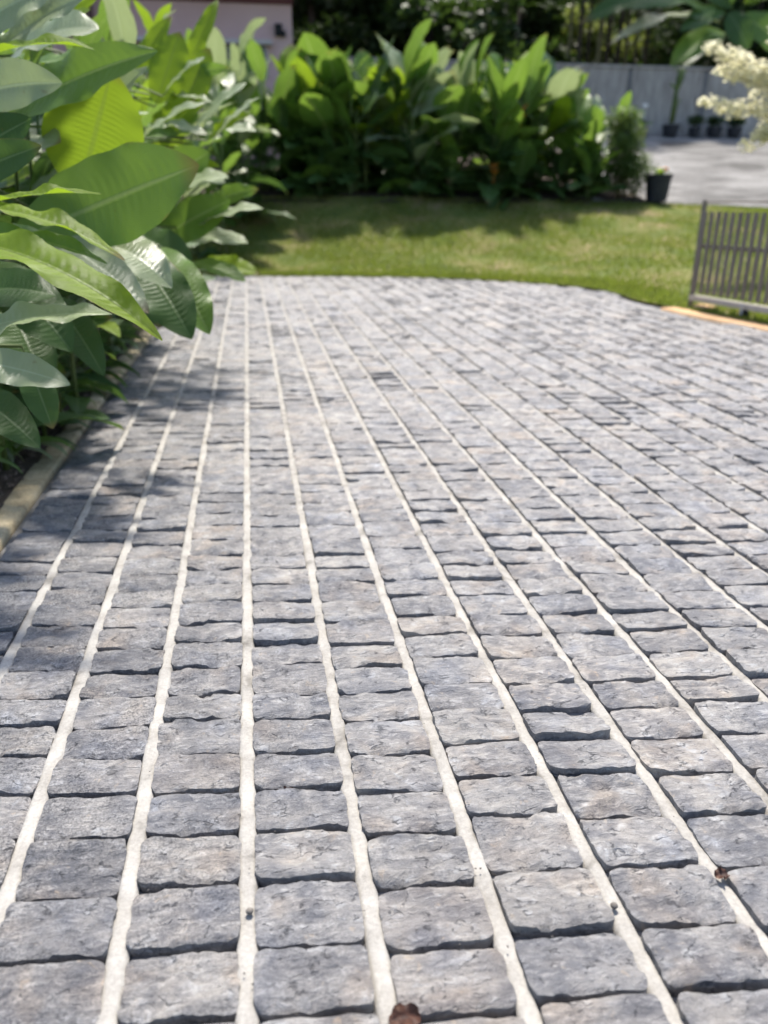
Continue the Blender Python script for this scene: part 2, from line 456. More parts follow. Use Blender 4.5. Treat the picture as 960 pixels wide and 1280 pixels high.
# driveway outline on the ground (from the left kerb round to the right-hand kerb)
COURSE = 0.1135
PITCHX = 0.199
XLINE0 = -0.069
X_LEFT = XLINE0 - 4.1 * PITCHX
_edge = [(-0.95, 12.75)] + [tuple(gnd(px, py)[:2]) for px, py in ((300, 345), (420, 345.5), (520, 347), (600, 350), (660, 353.5), (705, 357), (742, 361), (770, 367), (795, 376), (826, 386))]
_kerb_in = [tuple(gnd(px, py)[:2]) for px, py in ((826, 386), (880, 397), (962, 413))]
kdir = Vector((_kerb_in[2][0] - _kerb_in[0][0], _kerb_in[2][1] - _kerb_in[0][1])).normalized()
_kerb_in.append((_kerb_in[2][0] + kdir.x * 5.5, _kerb_in[2][1] + kdir.y * 5.5))
ex = np.array([p[0] for p in _edge]); ey = np.array([p[1] for p in _edge])
def kerb_x(Y): 
    ys = [p[1] for p in _kerb_in][::-1]; xs = [p[0] for p in _kerb_in][::-1]
    return float(np.interp(Y, ys, xs))
poly = [(-0.95, -1.5)] + _edge + _kerb_in[1:] + [(4.3, -1.5)]
def inside(x, y):
    c = False
    n = len(poly)
    for i in range(n):
        x1, y1 = poly[i]; x2, y2 = poly[(i + 1) % n]
        if (y1 > y) != (y2 > y) and x < (x2 - x1) * (y - y1) / (y2 - y1) + x1:
            c = not c
    return c

_hp = [(-60, -60), (-60, 12.75)] + _edge + _kerb_in[1:] + [(4.3, -60)]
def _outside_dist(X, Y):
    c = False; best = 1e9
    n = len(_hp)
    for i in range(n):
        x1, y1 = _hp[i]; x2, y2 = _hp[(i + 1) % n]
        if (y1 > Y) != (y2 > Y) and X < (x2 - x1) * (Y - y1) / (y2 - y1) + x1: c = not c
        dx, dy = x2 - x1, y2 - y1
        t = ((X - x1) * dx + (Y - y1) * dy) / (dx * dx + dy * dy)
        t = 0.0 if t < 0 else 1.0 if t > 1 else t
        d = (X - x1 - t * dx) ** 2 + (Y - y1 - t * dy) ** 2
        if d < best: best = d
    return 0.0 if c else math.sqrt(best)
def height(X, Y):
    ze = z_end(X)
    if Y <= LAWN_END:
        d = _outside_dist(X, Y)
        if d == 0: return 0.0
        return ze * (d / (d + LAWN_END - Y)) ** 1.5
    if Y <= WALL_Y: return ze + (WALL_Z - ze) * (Y - LAWN_END) / (WALL_Y - LAWN_END)
    return WALL_Z + max(0, Y - WALL_Y - 3.5) * 0.55

# ------------------------------------------------------------------ ground
g = MB()
xs = [-250, -120, -60] + list(np.arange(-30, 41, 2.0)) + [60, 120, 250]
ys = [-200, -60, -20, -6, 0, 4, 7, 9, 10.5, 12, 13, 14, 15, 16, 18, 20, 22, 24, 26, 28, 31, 35, 40, 46, 54, 70]
g.grid([[(x, y, height(min(max(x, -30), 40), min(y, 52)) - 0.10) for x in xs] for y in ys])
tag(g.build("ground", M['terrain'], smooth=True), kind='structure')

h = MB()
h.grid([[(x, y, height(x, y) + 0.35 * noise.noise((x * 0.4, y * 0.4, 1)) + 0.02) for x in np.arange(-30, 41, 1.4)] for y in (27.6, 29, 31, 33, 36, 40, 45, 52)])
tag(h.build("hillside", M['hill'], smooth=True), kind='structure')

# ------------------------------------------------------------------ driveway: bedding mortar, bricks, pointing
drive = MB()
rows = []
for y in np.arange(0.0, 12.9, 0.1):
    rows.append([(x, y, -0.024 + 0.002 * noise.noise((x * 9, y * 9, 3))) for x in np.linspace(X_LEFT, 4.9, 40)])
drive.grid(rows)
drive = tag(drive.build("driveway", M['bedding'], smooth=True), "grey cobbled driveway laid in long straight columns with pale mortar", kind='structure')

SHEAR = -0.10
def smooth01(t):
    t = np.clip(t, 0, 1); return t * t * (3 - 2 * t)

def brick_geo(cx, cy, lx, ly, seed, nx, ny, top):
    """irregular cleft slate sett; returns local verts (origin at cx,cy,0), quads"""
    r = random.Random(seed)
    e = 0.10
    us = np.concatenate([[0, e * 0.35, e], np.linspace(e, 1 - e, nx - 3)[1:-1], [1 - e, 1 - e * 0.35, 1]]) if nx >= 8 else np.linspace(0, 1, nx)
    ev = 0.16
    vs = np.concatenate([[0, ev * 0.3, ev], np.linspace(ev, 1 - ev, ny - 3)[1:-1], [1 - ev, 1 - ev * 0.3, 1]]) if ny >= 8 else np.linspace(0, 1, ny)
    so = r.uniform(0, 100)
    tx, ty = r.gauss(0, 0.0022), r.gauss(0, 0.003)
    terr = [(r.uniform(-0.05, 0.4), r.uniform(0.002, 0.006), r.uniform(5, 12), r.uniform(14, 28), r.uniform(0, 50)) for _ in range(2)]
    chip = r.random() < 0.7
    chx, chw, chd = r.uniform(0.1, 0.9), r.uniform(0.12, 0.35), r.uniform(0.006, 0.016)
    V = []
    N = noise.noise
    for v in vs:
        for u in us:
            X = (u - 0.5) * lx; Y = (v - 0.5) * ly
            wx = 0.0034 * N((v * 3.1 + so, u * 1.3, 2.0)) + 0.002 * N((v * 11 + so, u * 3, 5.0))
            wy = 0.0046 * N((u * 2.6 + so, 7.0, v * 1.3)) + 0.0030 * N((u * 8 + so, 3.0, v * 2)) + 0.0020 * N((u * 21 + so, 1.0, v * 2))
            du = min(u, 1 - u) * lx; dv = min(v, 1 - v) * ly
            # rounded corners
            k = max(0.0, 1 - du / 0.010) * max(0.0, 1 - dv / 0.010)
            X -= math.copysign(0.004 * k, X); Y -= math.copysign(0.004 * k, Y)
            z = top + tx * (u - .5) * 2 + ty * (v - .5) * 2
            z += 0.0026 * N((X * 20 + so, Y * 34, so)) + 0.0012 * N((X * 60 + so, Y * 95, so))
            for th, dp, fx, fy, o in terr:
                t = N((X * fx * 1.6 + o, Y * fy * 1.4, so + o)) - th
                z -= dp * min(1.0, max(0.0, t / 0.09))
            d = min(du * 1.1, dv)
            z -= 0.0016 * max(0.0, 1 - d / 0.005)
            if chip:
                q = 1 - abs(u - chx) / chw
                if q > 0 and v * ly < chd * min(1, q * 1.6): z -= 0.0065
            V.append((X + wx, Y + wy + SHEAR * X, z))
    n_u, n_v = len(us), len(vs)
    F = [(j * n_u + i, j * n_u + i + 1, (j + 1) * n_u + i + 1, (j + 1) * n_u + i) for j in range(n_v - 1) for i in range(n_u - 1)]
    per = [i for i in range(n_u)] + [j * n_u + n_u - 1 for j in range(1, n_v)] + [(n_v - 1) * n_u + i for i in range(n_u - 2, -1, -1)] + [j * n_u for j in range(n_v - 2, 0, -1)]
    b0 = len(V)
    for q in per:
        x, y, z = V[q]
        s = 1.0 + 0.02 * N((x * 60, y * 60, so))
        V.append((x * s, y * s, -0.034))
    m = len(per)
    c0 = len(V)
    V.extend([V[q] for q in per])          # own ring for the sides, so the arris stays sharp
    for q in range(m):
        q2 = (q + 1) % m
        F.append((c0 + q2, c0 + q, b0 + q, b0 + q2))
    return V, F

cells = []
ncol = int((4.4 - X_LEFT) / PITCHX) + 2
rc = random.Random(21)
base_len = [COURSE * (1 + rc.uniform(-0.09, 0.09)) for _ in range(140)]
for c in range(-5, ncol):
    xa, xb = XLINE0 + c * PITCHX, XLINE0 + (c + 1) * PITCHX
    if xb < X_LEFT + 0.03: continue
    xa = max(xa, X_LEFT)
    wl = 0.0122
    y = 0.30 + SHEAR * ((xa + xb) / 2) + rc.uniform(-0.012, 0.012)
    yend = 13.2
    i = 0
    drift = 0.0
    while y < yend:
        ln = base_len[i % 140] * (1 + rc.uniform(-0.05, 0.05)) - 0.12 * drift
        drift += (ln - base_len[i % 140])
        gap = rc.uniform(0.0095, 0.0165)
        mx = (xa + xb) / 2
        wob = 0.004 * noise.noise((y * 2.0, c * 5.0, 0))
        lx = (xb - xa) - 2 * wl + rc.uniform(-0.005, 0.003)
        cx, cy = mx + wob + rc.uniform(-0.002, 0.002), y + ln / 2
        if xa == X_LEFT: cx += 0.004
        if inside(cx, cy - 0.02) and inside(cx + 0.06, cy):
            p = proj((cx, cy, 0))
            if -260 < p[0] < 1240 and p[1] < 1620 and p[2] > 0.3:
                cells.append((cx, cy, lx, ln - gap, rc.random(), p, rc.gauss(0.0, 0.0016)))
        y += ln; i += 1
vis = [c for c in cells if -30 < c[5][0] < 990 and c[5][1] < 1310]
rest0 = [c for c in cells if not (-30 < c[5][0] < 990 and c[5][1] < 1310)]
vis.sort(key=lambda c: c[5][2])
near, rest = vis[:300], vis[300:] + rest0
sd = 1000
for cx, cy, lx, ly, rv, p, top in near:
    sd += 1
    hi = p[2] < 2.0
    V, F = brick_geo(cx, cy, lx, ly, sd, 22 if hi else 15, 13 if hi else 9, top)
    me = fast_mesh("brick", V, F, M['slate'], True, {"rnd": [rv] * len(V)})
    link("brick", me, drive, (cx, cy, 0))
AV, AF, AR, off = [], [], [], 0
for cx, cy, lx, ly, rv, p, top in rest:
    sd += 1
    if p[2] < 4.5: nx_, ny_ = 10, 8
    else: nx_, ny_ = 6, 4
    V, F = brick_geo(cx, cy, lx, ly, sd, nx_, ny_, top)
    AV.append(np.array(V) + np.array((cx, cy, 0))); AF.append(np.array(F) + off); off += len(V)
    AR.append(np.full(len(V), rv))
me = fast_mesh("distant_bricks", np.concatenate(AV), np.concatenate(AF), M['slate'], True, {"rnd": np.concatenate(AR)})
tag(link("distant_bricks", me, drive), kind='stuff')

# pale mortar pointing between the columns
for c in range(-4, ncol + 1):
    xc = XLINE0 + c * PITCHX
    if xc < X_LEFT + 0.02 or xc > 4.45: continue
    depth = float(np.interp(c, [-4, 0, 3, 8], [-0.0055, -0.007, -0.0118, -0.0128]))
    y0, y1 = 0.25, 13.0
    st = 0.022
    ysm = list(np.arange(y0, 5.0, st)) + list(np.arange(5.0, y1, 0.09))
    ysm = [yy for yy in ysm if inside(xc, yy)]
    if len(ysm) < 4: continue
    P = []
    for yy in ysm:
        wob = 0.004 * noise.noise((yy * 2.0, c * 5.0, 0)) * 0.8
        dz = 0.0022 * noise.noise((yy * 8, c * 3.0, 4)) + 0.0014 * noise.noise((yy * 37, c * 3.0, 4))
        w = 0.0172 + 0.0016 * noise.noise((yy * 9, c, 8)) + 0.0014 * noise.noise((yy * 55, c, 2))
        row = []
        for s, zz in ((-1, -0.010), (-0.78, -0.0012), (-0.4, -0.0004), (0, 0.0), (0.4, -0.0002), (0.78, -0.0010), (1, -0.010)):
            row.append((xc + wob + s * w, yy, depth + dz + zz + 0.0008 * noise.noise((yy * 60, s * 2, c))))
        P.append(row)
    mb = MB(); mb.grid(P)
    mb.build("mortar_strip", M['mortar'], drive, True)

# ------------------------------------------------------------------ planting bed on the left with its kerb
def kerb_left_x(Y): return X_LEFT - 0.005 + 0.012 * noise.noise((Y * 0.5, 1, 1))
P = []
for yy in np.arange(0.6, 12.8, 0.12):
    xk = kerb_left_x(yy)
    zt = 0.004 + 0.003 * noise.noise((yy * 3, 0, 0))
    wv = 0.105 + 0.012 * noise.noise((yy * 2.2, 4, 0))
    P.append([(xk, yy, -0.03), (xk - 0.004, yy, zt - 0.003), (xk - 0.012, yy, zt), (xk - 0.06, yy, zt + 0.002 * noise.noise((yy * 6, 2, 0))), (xk - wv + 0.01, yy, zt), (xk - wv, yy, zt - 0.006), (xk - wv, yy, -0.06)])
mb = MB(); mb.grid(P)
tag(mb.build("bed_kerb", M['kerb_concrete'], smooth=True), "narrow stained beige concrete kerb between planting bed and driveway", kind='structure')

P = []
for yy in np.arange(0.2, 16.2, 0.15):
    row = []
    for xx in np.concatenate([np.linspace(-9, -2.2, 12), np.linspace(-2.0, X_LEFT - 0.09, 12)]):
        zz = height(xx, yy) + 0.004 + 0.02 * noise.noise((xx * 5, yy * 5, 0)) + 0.012 * noise.noise((xx * 14, yy * 14, 0)) + 0.10 * smooth01((X_LEFT - 0.12 - xx) / 1.0)
        row.append((xx, yy, zz))
    P.append(row)
mb = MB(); mb.grid(P)
tag(mb.build("planting_bed", M['soil'], smooth=True), kind='structure')
# litter of bark chips, pebbles and dry leaf scraps on the soil
mb = MB()
rl = random.Random(5)
for _ in range(2600):
    yy = rl.uniform(1.8, 7.5) if rl.random() < 0.8 else rl.uniform(7, 12)
    xx = X_LEFT - 0.11 - abs(rl.gauss(0, 0.22))
    s = rl.uniform(0.005, 0.017)
    z0 = 0.008 + 0.02 * noise.noise((xx * 5, yy * 5, 0)) + 0.012 * noise.noise((xx * 14, yy * 14, 0)) + 0.10 * float(smooth01((X_LEFT - 0.12 - xx) / 1.0))
    a = rl.uniform(0, 6.3)
    ca, sa = math.cos(a) * s, math.sin(a) * s
    k = rl.uniform(0.4, 1.0)
    hgt = s * rl.uniform(0.2, 0.7)
    t1, t2 = rl.uniform(-.5, .5) * s, rl.uniform(-.5, .5) * s
    mb.add([(xx - ca, yy - sa, z0 + t1), (xx + sa * k, yy - ca * k, z0 + t2), (xx + ca, yy + sa, z0 - t1 * .5), (xx - sa * k, yy + ca * k, z0), (xx, yy, z0 + hgt)],
           [(0, 1, 4), (1, 2, 4), (2, 3, 4), (3, 0, 4)])
tag(mb.build("bed_litter", M['chips']), "loose bark chips, pebbles and leaf scraps on the bed soil", kind='stuff')

# ------------------------------------------------------------------ lawn, court, right-hand kerb
B = [Vector((x, y, 0)) for x, y in ([(-2.2, 12.9)] + _edge[1:-1])]
kw = 0.17
kn = Vector((-kdir.y, kdir.x))
if kn.x < 0: kn = -kn
kout = [(x + kn.x * kw, y + kn.y * kw) for x, y in _kerb_in]
B += [Vector((x, y, 0)) for x, y in kout]
O = [Vector((-6, LAWN_END, 0)), Vector((0, LAWN_END, 0))]
nb = len(B)
dist = [0]
for i in range(1, nb): dist.append(dist[-1] + (B[i] - B[i - 1]).length)
def lerp_poly(pts, t):
    L = [0]
    for i in range(1, len(pts)): L.append(L[-1] + (pts[i] - pts[i - 1]).length)
    d = t * L[-1]
    for i in range(1, len(pts)):
        if d <= L[i] + 1e-9:
            return pts[i - 1].lerp(pts[i], (d - L[i - 1]) / (L[i] - L[i - 1]))
    return pts[-1].copy()
OUT = [Vector((-5, LAWN_END, 0)), Vector((5, LAWN_END, 0)), Vector((16, LAWN_END - 0.5, 0)), Vector((18, 9, 0)), Vector((18, 0, 0))]
def lawn_pt(s, t):
    a, b = lerp_poly(B, s), lerp_poly(OUT, min(1, s ** 0.8))
    p = a.lerp(b, t)
    p.z = height(p.x, p.y) + 0.008 + 0.025 * noise.noise((p.x * 0.9, p.y * 0.9, 0)) * min(1, t * 6)
    return p
P = [[lawn_pt(s, t) for s in np.linspace(0, 1, 90)] for t in np.linspace(0, 1, 50) ** 1.3]
mb = MB(); mb.grid(P)
tag(mb.build("lawn", M['lawn'], smooth=True), kind='structure')
# grass blades (uncountable): tufts over the part of the lawn in view
rg = np.random.default_rng(3)
pts = []
tries = 0
while len(pts) < 85000 and tries < 400000:
    tries += 1
    s, t = rg.random(), rg.random()
    if rg.random() < 0.10: t *= 0.06
    if s > 0.985: continue
    p = lerp_poly(B, s).lerp(lerp_poly(OUT, min(1, s ** 0.8)), t)
    if p.y < 5 : continue
    q = proj((p.x, p.y, 0.3))
    if q[0] < 120 or q[0] > 1080: continue
    pts.append((p.x, p.y, height(p.x, p.y) + 0.004, t))
pts = np.array(pts)
n = len(pts)
ang = rg.random(n) * 6.283
hgt = 0.024 + 0.045 * rg.random(n) ** 2
wid = 0.007 + 0.007 * rg.random(n)
lean = rg.normal(0, 0.018, (n, 2))
V = np.zeros((n, 3, 3))
V[:, 0] = pts[:, :3]; V[:, 1] = pts[:, :3]; V[:, 2] = pts[:, :3]
V[:, 0, 0] -= np.cos(ang) * wid; V[:, 0, 1] -= np.sin(ang) * wid
V[:, 1, 0] += np.cos(ang) * wid; V[:, 1, 1] += np.sin(ang) * wid
V[:, 2, :2] += lean; V[:, 2, 2] += hgt
F = np.arange(n * 3).reshape(n, 3)
tag(link("grass", fast_mesh("grass", V.reshape(-1, 3), F, M['grassblade'])), "short mown green grass with dry patches on the lawn", "grass", kind='stuff')

mb = MB()
xs = np.linspace(at_y(800, 250, 16).x - 1.0, 24, 40)
mb.grid([[(x, y, height(x, y) + 0.002 + 0.02 * noise.noise((x * .5, y * .5, 9))) for x in xs] for y in np.linspace(LAWN_END - 0.06, WALL_Y + 0.1, 26)])
tag(mb.build("concrete_court", M['court'], smooth=True), kind='structure')

mb = MB()
P = []
L = [Vector((*p, 0)) for p in _kerb_in]
for s in np.linspace(0, 1, 50):
    a = lerp_poly(L, s)
    w = kw + 0.02 * noise.noise((s * 20, 0, 0))
    zt = 0.012 + 0.004 * noise.noise((s * 30, 1, 0))
    P.append([(a.x - 0.005, a.y, -0.03), (a.x, a.y, zt - 0.004), (a.x + kn.x * .02, a.y + kn.y * .02, zt), (a.x + kn.x * w, a.y + kn.y * w, zt), (a.x + kn.x * (w + .01), a.y + kn.y * (w + .01), -0.03)])
mb.grid(P)
tag(mb.build("sandstone_edging", M['orange_kerb'], smooth=True), "flat orange sandstone edging strip under the slatted gate", kind='structure')

# ------------------------------------------------------------------ leaves
def leaf_mesh(name, mat, L=1.0, W=0.34, a0=0.0, droop=0.9, fold=0.25, ruffle=0.02, twist=0.0, seed=0, nx=14, ny=8, petiole=0.12, pr=0.012, peak=0.45, pleat=0.0):
    """paddle leaf growing along +X from the origin, arching down towards -Z"""
    r = random.Random(seed)
    ph1, ph2 = r.uniform(0, 6), r.uniform(0, 6)
    V, F, UV = [], [], []
    # midrib
    pts = []
    x = z = 0.0
    ang = a0
    ds = L / nx
    mid = [(0.0, 0.0, ang)]
    for i in range(nx):
        t = (i + 0.5) / nx
        ang = a0 - droop * t ** 1.35
        x += math.cos(ang) * ds; z += math.sin(ang) * ds
        mid.append((x, z, ang))
    for i, (mx, mz, an) in enumerate(mid):
        t = i / nx
        if t < peak: prof = math.sin(0.5 * math.pi * t / peak) ** 0.62
        else:
            q = (t - peak) / (1 - peak)
            prof = max(0.0, 1 - q ** 2.3) ** 0.85
        hw = W / 2 * prof + 0.002
        tw = twist * t
        for j in range(ny + 1):
            s = -1 + 2 * j / ny
            y = s * hw
            up = fold * abs(s) * hw
            up -= 0.35 * fold * s * s * hw * (1.2 if s > 0 else 0.8)
            up += ruffle * (s * s) * prof * (math.sin(t * 15 + ph1 + (1.5 if s > 0 else 0)) + 0.6 * math.sin(t * 31 + ph2 * (2 if s > 0 else 1)))
            if pleat: up += pleat * math.sin(6.2832 * (t * 24 - abs(s) * 9.5 * (1 - 0.35 * abs(s))) + ph2) * min(1.0, abs(s) * 5) * prof * (1 - 0.5 * abs(s))
            yy = y * math.cos(tw) - up * math.sin(tw)
            uu = y * math.sin(tw) + up * math.cos(tw)
            V.append((mx - math.sin(an) * uu, yy, mz + math.cos(an) * uu))
            UV.append((t, j / ny))
    for i in range(nx):
        for j in range(ny):
            a = i * (ny + 1) + j
            F.append((a, a + 1, a + ny + 2, a + ny + 1))
    # petiole + midrib keel
    def tube(pp, rr, u):
        o = len(V)
        for (p, q) in zip(pp, rr):
            for k in range(4):
                an = k * math.pi / 2
                V.append((p[0], p[1] + q * math.cos(an), p[2] + q * math.sin(an))); UV.append((u, 0.5))
        for i in range(len(pp) - 1):
            for k in range(4):
                F.append((o + i * 4 + k, o + i * 4 + (k + 1) % 4, o + (i + 1) * 4 + (k + 1) % 4, o + (i + 1) * 4 + k))
    if petiole > 0:
        tube([(-petiole * math.cos(a0), 0, -petiole * math.sin(a0)), (0, 0, -0.002), (mid[nx // 3][0], 0, mid[nx // 3][1] - 0.004 * L)], [pr * L * 1.2, pr * L, pr * L * 0.45], 0.1)
    me = bpy.data.meshes.new(name)
    me.from_pydata(V, [], F)
    uvl = me.uv_layers.new(name="UVMap")
    uvl.data.foreach_set("uv", np.array([UV[l.vertex_index] for l in me.loops], dtype=np.float32).ravel())
    me.materials.append(mat)
    me.shade_smooth()
    return me

LEAFV = {}
def leaf_variants(kind, mat, n=5, **kw):
    out = []
    for i in range(n):
        r = random.Random(hash(kind) % 1000 + i * 17 if False else sum(map(ord, kind)) + i * 17)
        out.append(leaf_mesh("leaf_" + kind, mat, 1.0, kw.get('W', 0.34) * r.uniform(0.85, 1.15), 0.0, kw.get('droop', 0.8) * r.uniform(0.5, 1.4),
                             r.uniform(0.1, 0.45), kw.get('ruffle', 0.016) * r.uniform(0.5, 1.5), r.uniform(-0.4, 0.4), i * 31 + 5, kw.get('nx', 11), kw.get('ny', 6), kw.get('petiole', 0.16), 0.011, r.uniform(0.38, 0.52)))
    LEAFV[kind] = out
for kd in ('mid', 'bright', 'dark', 'pale'):
    leaf_variants(kd, M['leaf_' + kd], 5, W=0.36)
    leaf_variants(kd + '_strap', M['leaf_' + kd], 3, W=0.12, droop=1.5, ruffle=0.006, petiole=0.05)
    leaf_variants(kd + '_broad', M['leaf_' + kd], 4, W=0.56, droop=0.5, ruffle=0.02)

def put_leaf(parent, mesh, base, az, el, roll, size, name="leaf"):
    """base is relative to the parent"""
    o = bpy.data.objects.new(name, mesh)
    COL.objects.link(o)
    o.parent = parent
    o.matrix_local = Matrix.Translation(base) @ Matrix.Rotation(az, 4, 'Z') @ Matrix.Rotation(-el, 4, 'Y') @ Matrix.Rotation(roll, 4, 'X') @ Matrix.Diagonal((size, size, size, 1))
    return o

def ginger_plant(loc, height_, nstem, leaves, size, kinds, seed, label, group, cat="plant", spread=0.3, name="ginger_plant", lo=0.25, flowers=0, lean=(0, 0), eltop=1.25, azbias=None):
    r = random.Random(seed)
    root = tag(empty(name, loc), label, cat, group)
    for s in range(nstem):
        a = r.uniform(0, 6.283)
        rad = spread * math.sqrt(r.random())
        b = Vector((math.cos(a) * rad, math.sin(a) * rad, -0.03))
        hs = height_ * r.uniform(0.72, 1.0)
        ln = Vector((math.cos(a) * r.uniform(0.05, 0.28) + lean[0], math.sin(a) * r.uniform(0.05, 0.28) + lean[1], 0)) * hs * 0.8
        pts = [b + Vector((0, 0, hs * t)) + ln * (t ** 2) for t in (0, .2, .4, .6, .8, 0.97)]
        mb = MB()
        mb.tube(pts, [0.016 * size / .5 * (1 - 0.6 * t) for t in (0, .2, .4, .6, .8, 1)], 6)
        mb.build("stem", M['stalk'], root, True)
        az0 = azbias + r.gauss(0, 0.7) if azbias is not None and r.random() < 0.7 else r.uniform(0, 6.283)
        for i in range(leaves):
            t = lo + (0.97 - lo) * (i + r.uniform(-.2, .2)) / max(1, leaves - 1)
            t = min(0.97, max(0.05, t))
            p = b + Vector((0, 0, hs * t)) + ln * (t ** 2)
            az = az0 + (math.pi if i % 2 else 0) + r.gauss(0, 0.35)
            u = (t - lo) / (0.97 - lo)
            el = 0.15 + (eltop - 0.15) * max(0.0, u) ** 1.3 + r.gauss(0, 0.18)
            kd = kinds[0] if u < 0.45 else kinds[1] if r.random() < 0.6 else kinds[2]
            if r.random() < 0.15: kd = r.choice(kinds)
            me = r.choice(LEAFV[kd])
            put_leaf(root, me, p + Vector((math.cos(az), math.sin(az), 0.6)) * 0.1 * size, az, el, r.gauss(0, 0.35), size * r.uniform(0.75, 1.15))
    for k in range(flowers):
        t = r.uniform(0.55, 0.85)
        a = r.uniform(0, 6.283)
        mb = MB()
        c = Vector((math.cos(a) * spread * 1.2, math.sin(a) * spread * 1.2, height_ * t))
        mb.tube([c - Vector((0, 0, .3 * size)), c], [0.006, 0.006], 5)
        for q in range(7):
            aa = q * 2.4
            d = Vector((math.cos(aa) * .8, math.sin(aa) * .8, 0.7)).normalized()
            p = c + Vector((0, 0, 0.03 * q * size))
            mb.tube([p, p + d * 0.07 * size, p + d * 0.17 * size], [0.008 * size, 0.024 * size, 0.003], 5)
        mb.build("flower", M['orange'], root, True)
    return root

# ---- hero leaves of the near plants on the left, each with its own depth, size and curl
def hero_leaf(root, stem_pt, b, t, d0, d1, wpx, face, bow, mat, seed, ruffle=0.012, fold=0.2, twist=0.0, peak=0.45, nx=110, ny=16):
    """b,t: base and tip seen in the photograph; d0,d1: their depths. face = blade's facing (0 up .. 1 to the viewer, -ve tips it away)"""
    pb, pt = at_d(b[0], b[1], d0), at_d(t[0], t[1], d1)
    e1 = (pt - pb); Ls = e1.length; e1.normalize()
    W = wpx / FPX * (d0 + d1) / 2
    toview = (CL - (pb + pt) / 2).normalized()
    n = (Vector((0, 0, 1)) * (1 - abs(face)) + toview * face)
    n = (n - e1 * n.dot(e1)).normalized()
    e2 = n.cross(e1)
    # arc with the chord b->t : droop angle from bow
    droop = 2.0 * bow
    me = leaf_mesh("leaf", mat, 1.0, W / Ls, 0.0, droop, fold, ruffle * 1.5, twist, seed, nx, ny, 0.0, 0.012, peak, 0.0022 if nx > 40 else 0.0)
    co = np.empty(len(me.vertices) * 3, dtype=np.float32); me.vertices.foreach_get("co", co); co = co.reshape(-1, 3)
    tipi = nx * (ny + 1) + ny // 2
    tx, tz = co[tipi, 0], co[tipi, 2]
    cl = math.hypot(tx, tz); ca, sa = tx / cl, tz / cl
    X = (co[:, 0] * ca + co[:, 2] * sa) / cl * Ls
    Z = (-co[:, 0] * sa + co[:, 2] * ca) / cl * Ls
    Y = co[:, 1] / cl * Ls
    P = np.array(pb)[None] + X[:, None] * np.array(e1)[None] + Y[:, None] * np.array(e2)[None] + Z[:, None] * np.array(n)[None]
    P -= np.array(root.location)[None]
    me.vertices.foreach_set("co", P.astype(np.float32).ravel())
    me.update()
    lf = link("leaf", me, root)
    # petiole from the cane to the blade
    lb = pb - root.location
    sp = Vector(stem_pt) - root.location
    midp = (lb + sp) / 2 + Vector((0, 0, 0.06))
    mb = MB(); mb.tube([sp, midp, lb - e1 * 0.02, lb + e1 * 0.12 * Ls], [0.008, 0.007, 0.006, 0.002], 5)
    mb.build("petiole", M['stalk'], lf, True)
    return lf

def hero_plant(loc, canes, label, group):
    root = tag(empty("ginger_plant", loc), label, "plant", group)
    for (dx, dy, hh, lx, ly) in canes:
        mb = MB()
        pts = [Vector((dx + lx * t * t, dy + ly * t * t, -0.03 + hh * t)) for t in (0, .25, .5, .75, 1)]
        mb.tube(pts, [0.02, 0.018, 0.015, 0.012, 0.006], 6)
        mb.build("stem", M['stalk'], root, True)
    return root
def cane_pt(root, dx, dy, hh, lx, ly, t):
    return root.location + Vector((dx + lx * t * t, dy + ly * t * t, -0.03 + hh * t))

GL = "broad-leaved ginger plants along the left bed"
cA = [(0.0, 0.0, 1.45, 0.10, -0.05), (-0.15, 0.15, 1.7, 0.05, 0.0), (0.1, -0.1, 1.2, 0.12, -0.12)]
pA = hero_plant((-1.48, 2.45, 0.05), cA, "ginger plant nearest the camera, drooping yellow-green and pale striped leaves at left edge", GL)
cB = [(0.0, 0.0, 1.7, 0.15, 0.0), (-0.12, 0.2, 1.9, 0.1, 0.05), (0.12, 0.12, 1.5, 0.2, 0.05)]
pB = hero_plant((-1.42, 3.15, 0.05), cB, "ginger plant with huge ribbed paddle leaf and upright backlit leaf, second from camera", GL)
def sA(i, t): return cane_pt(pA, *cA[i], t)
def sB(i, t): return cane_pt(pB, *cB[i], t)
LM, LB_, LD, LP = M['leaf_mid'], M['leaf_bright'], M['leaf_dark'], M['leaf_pale']
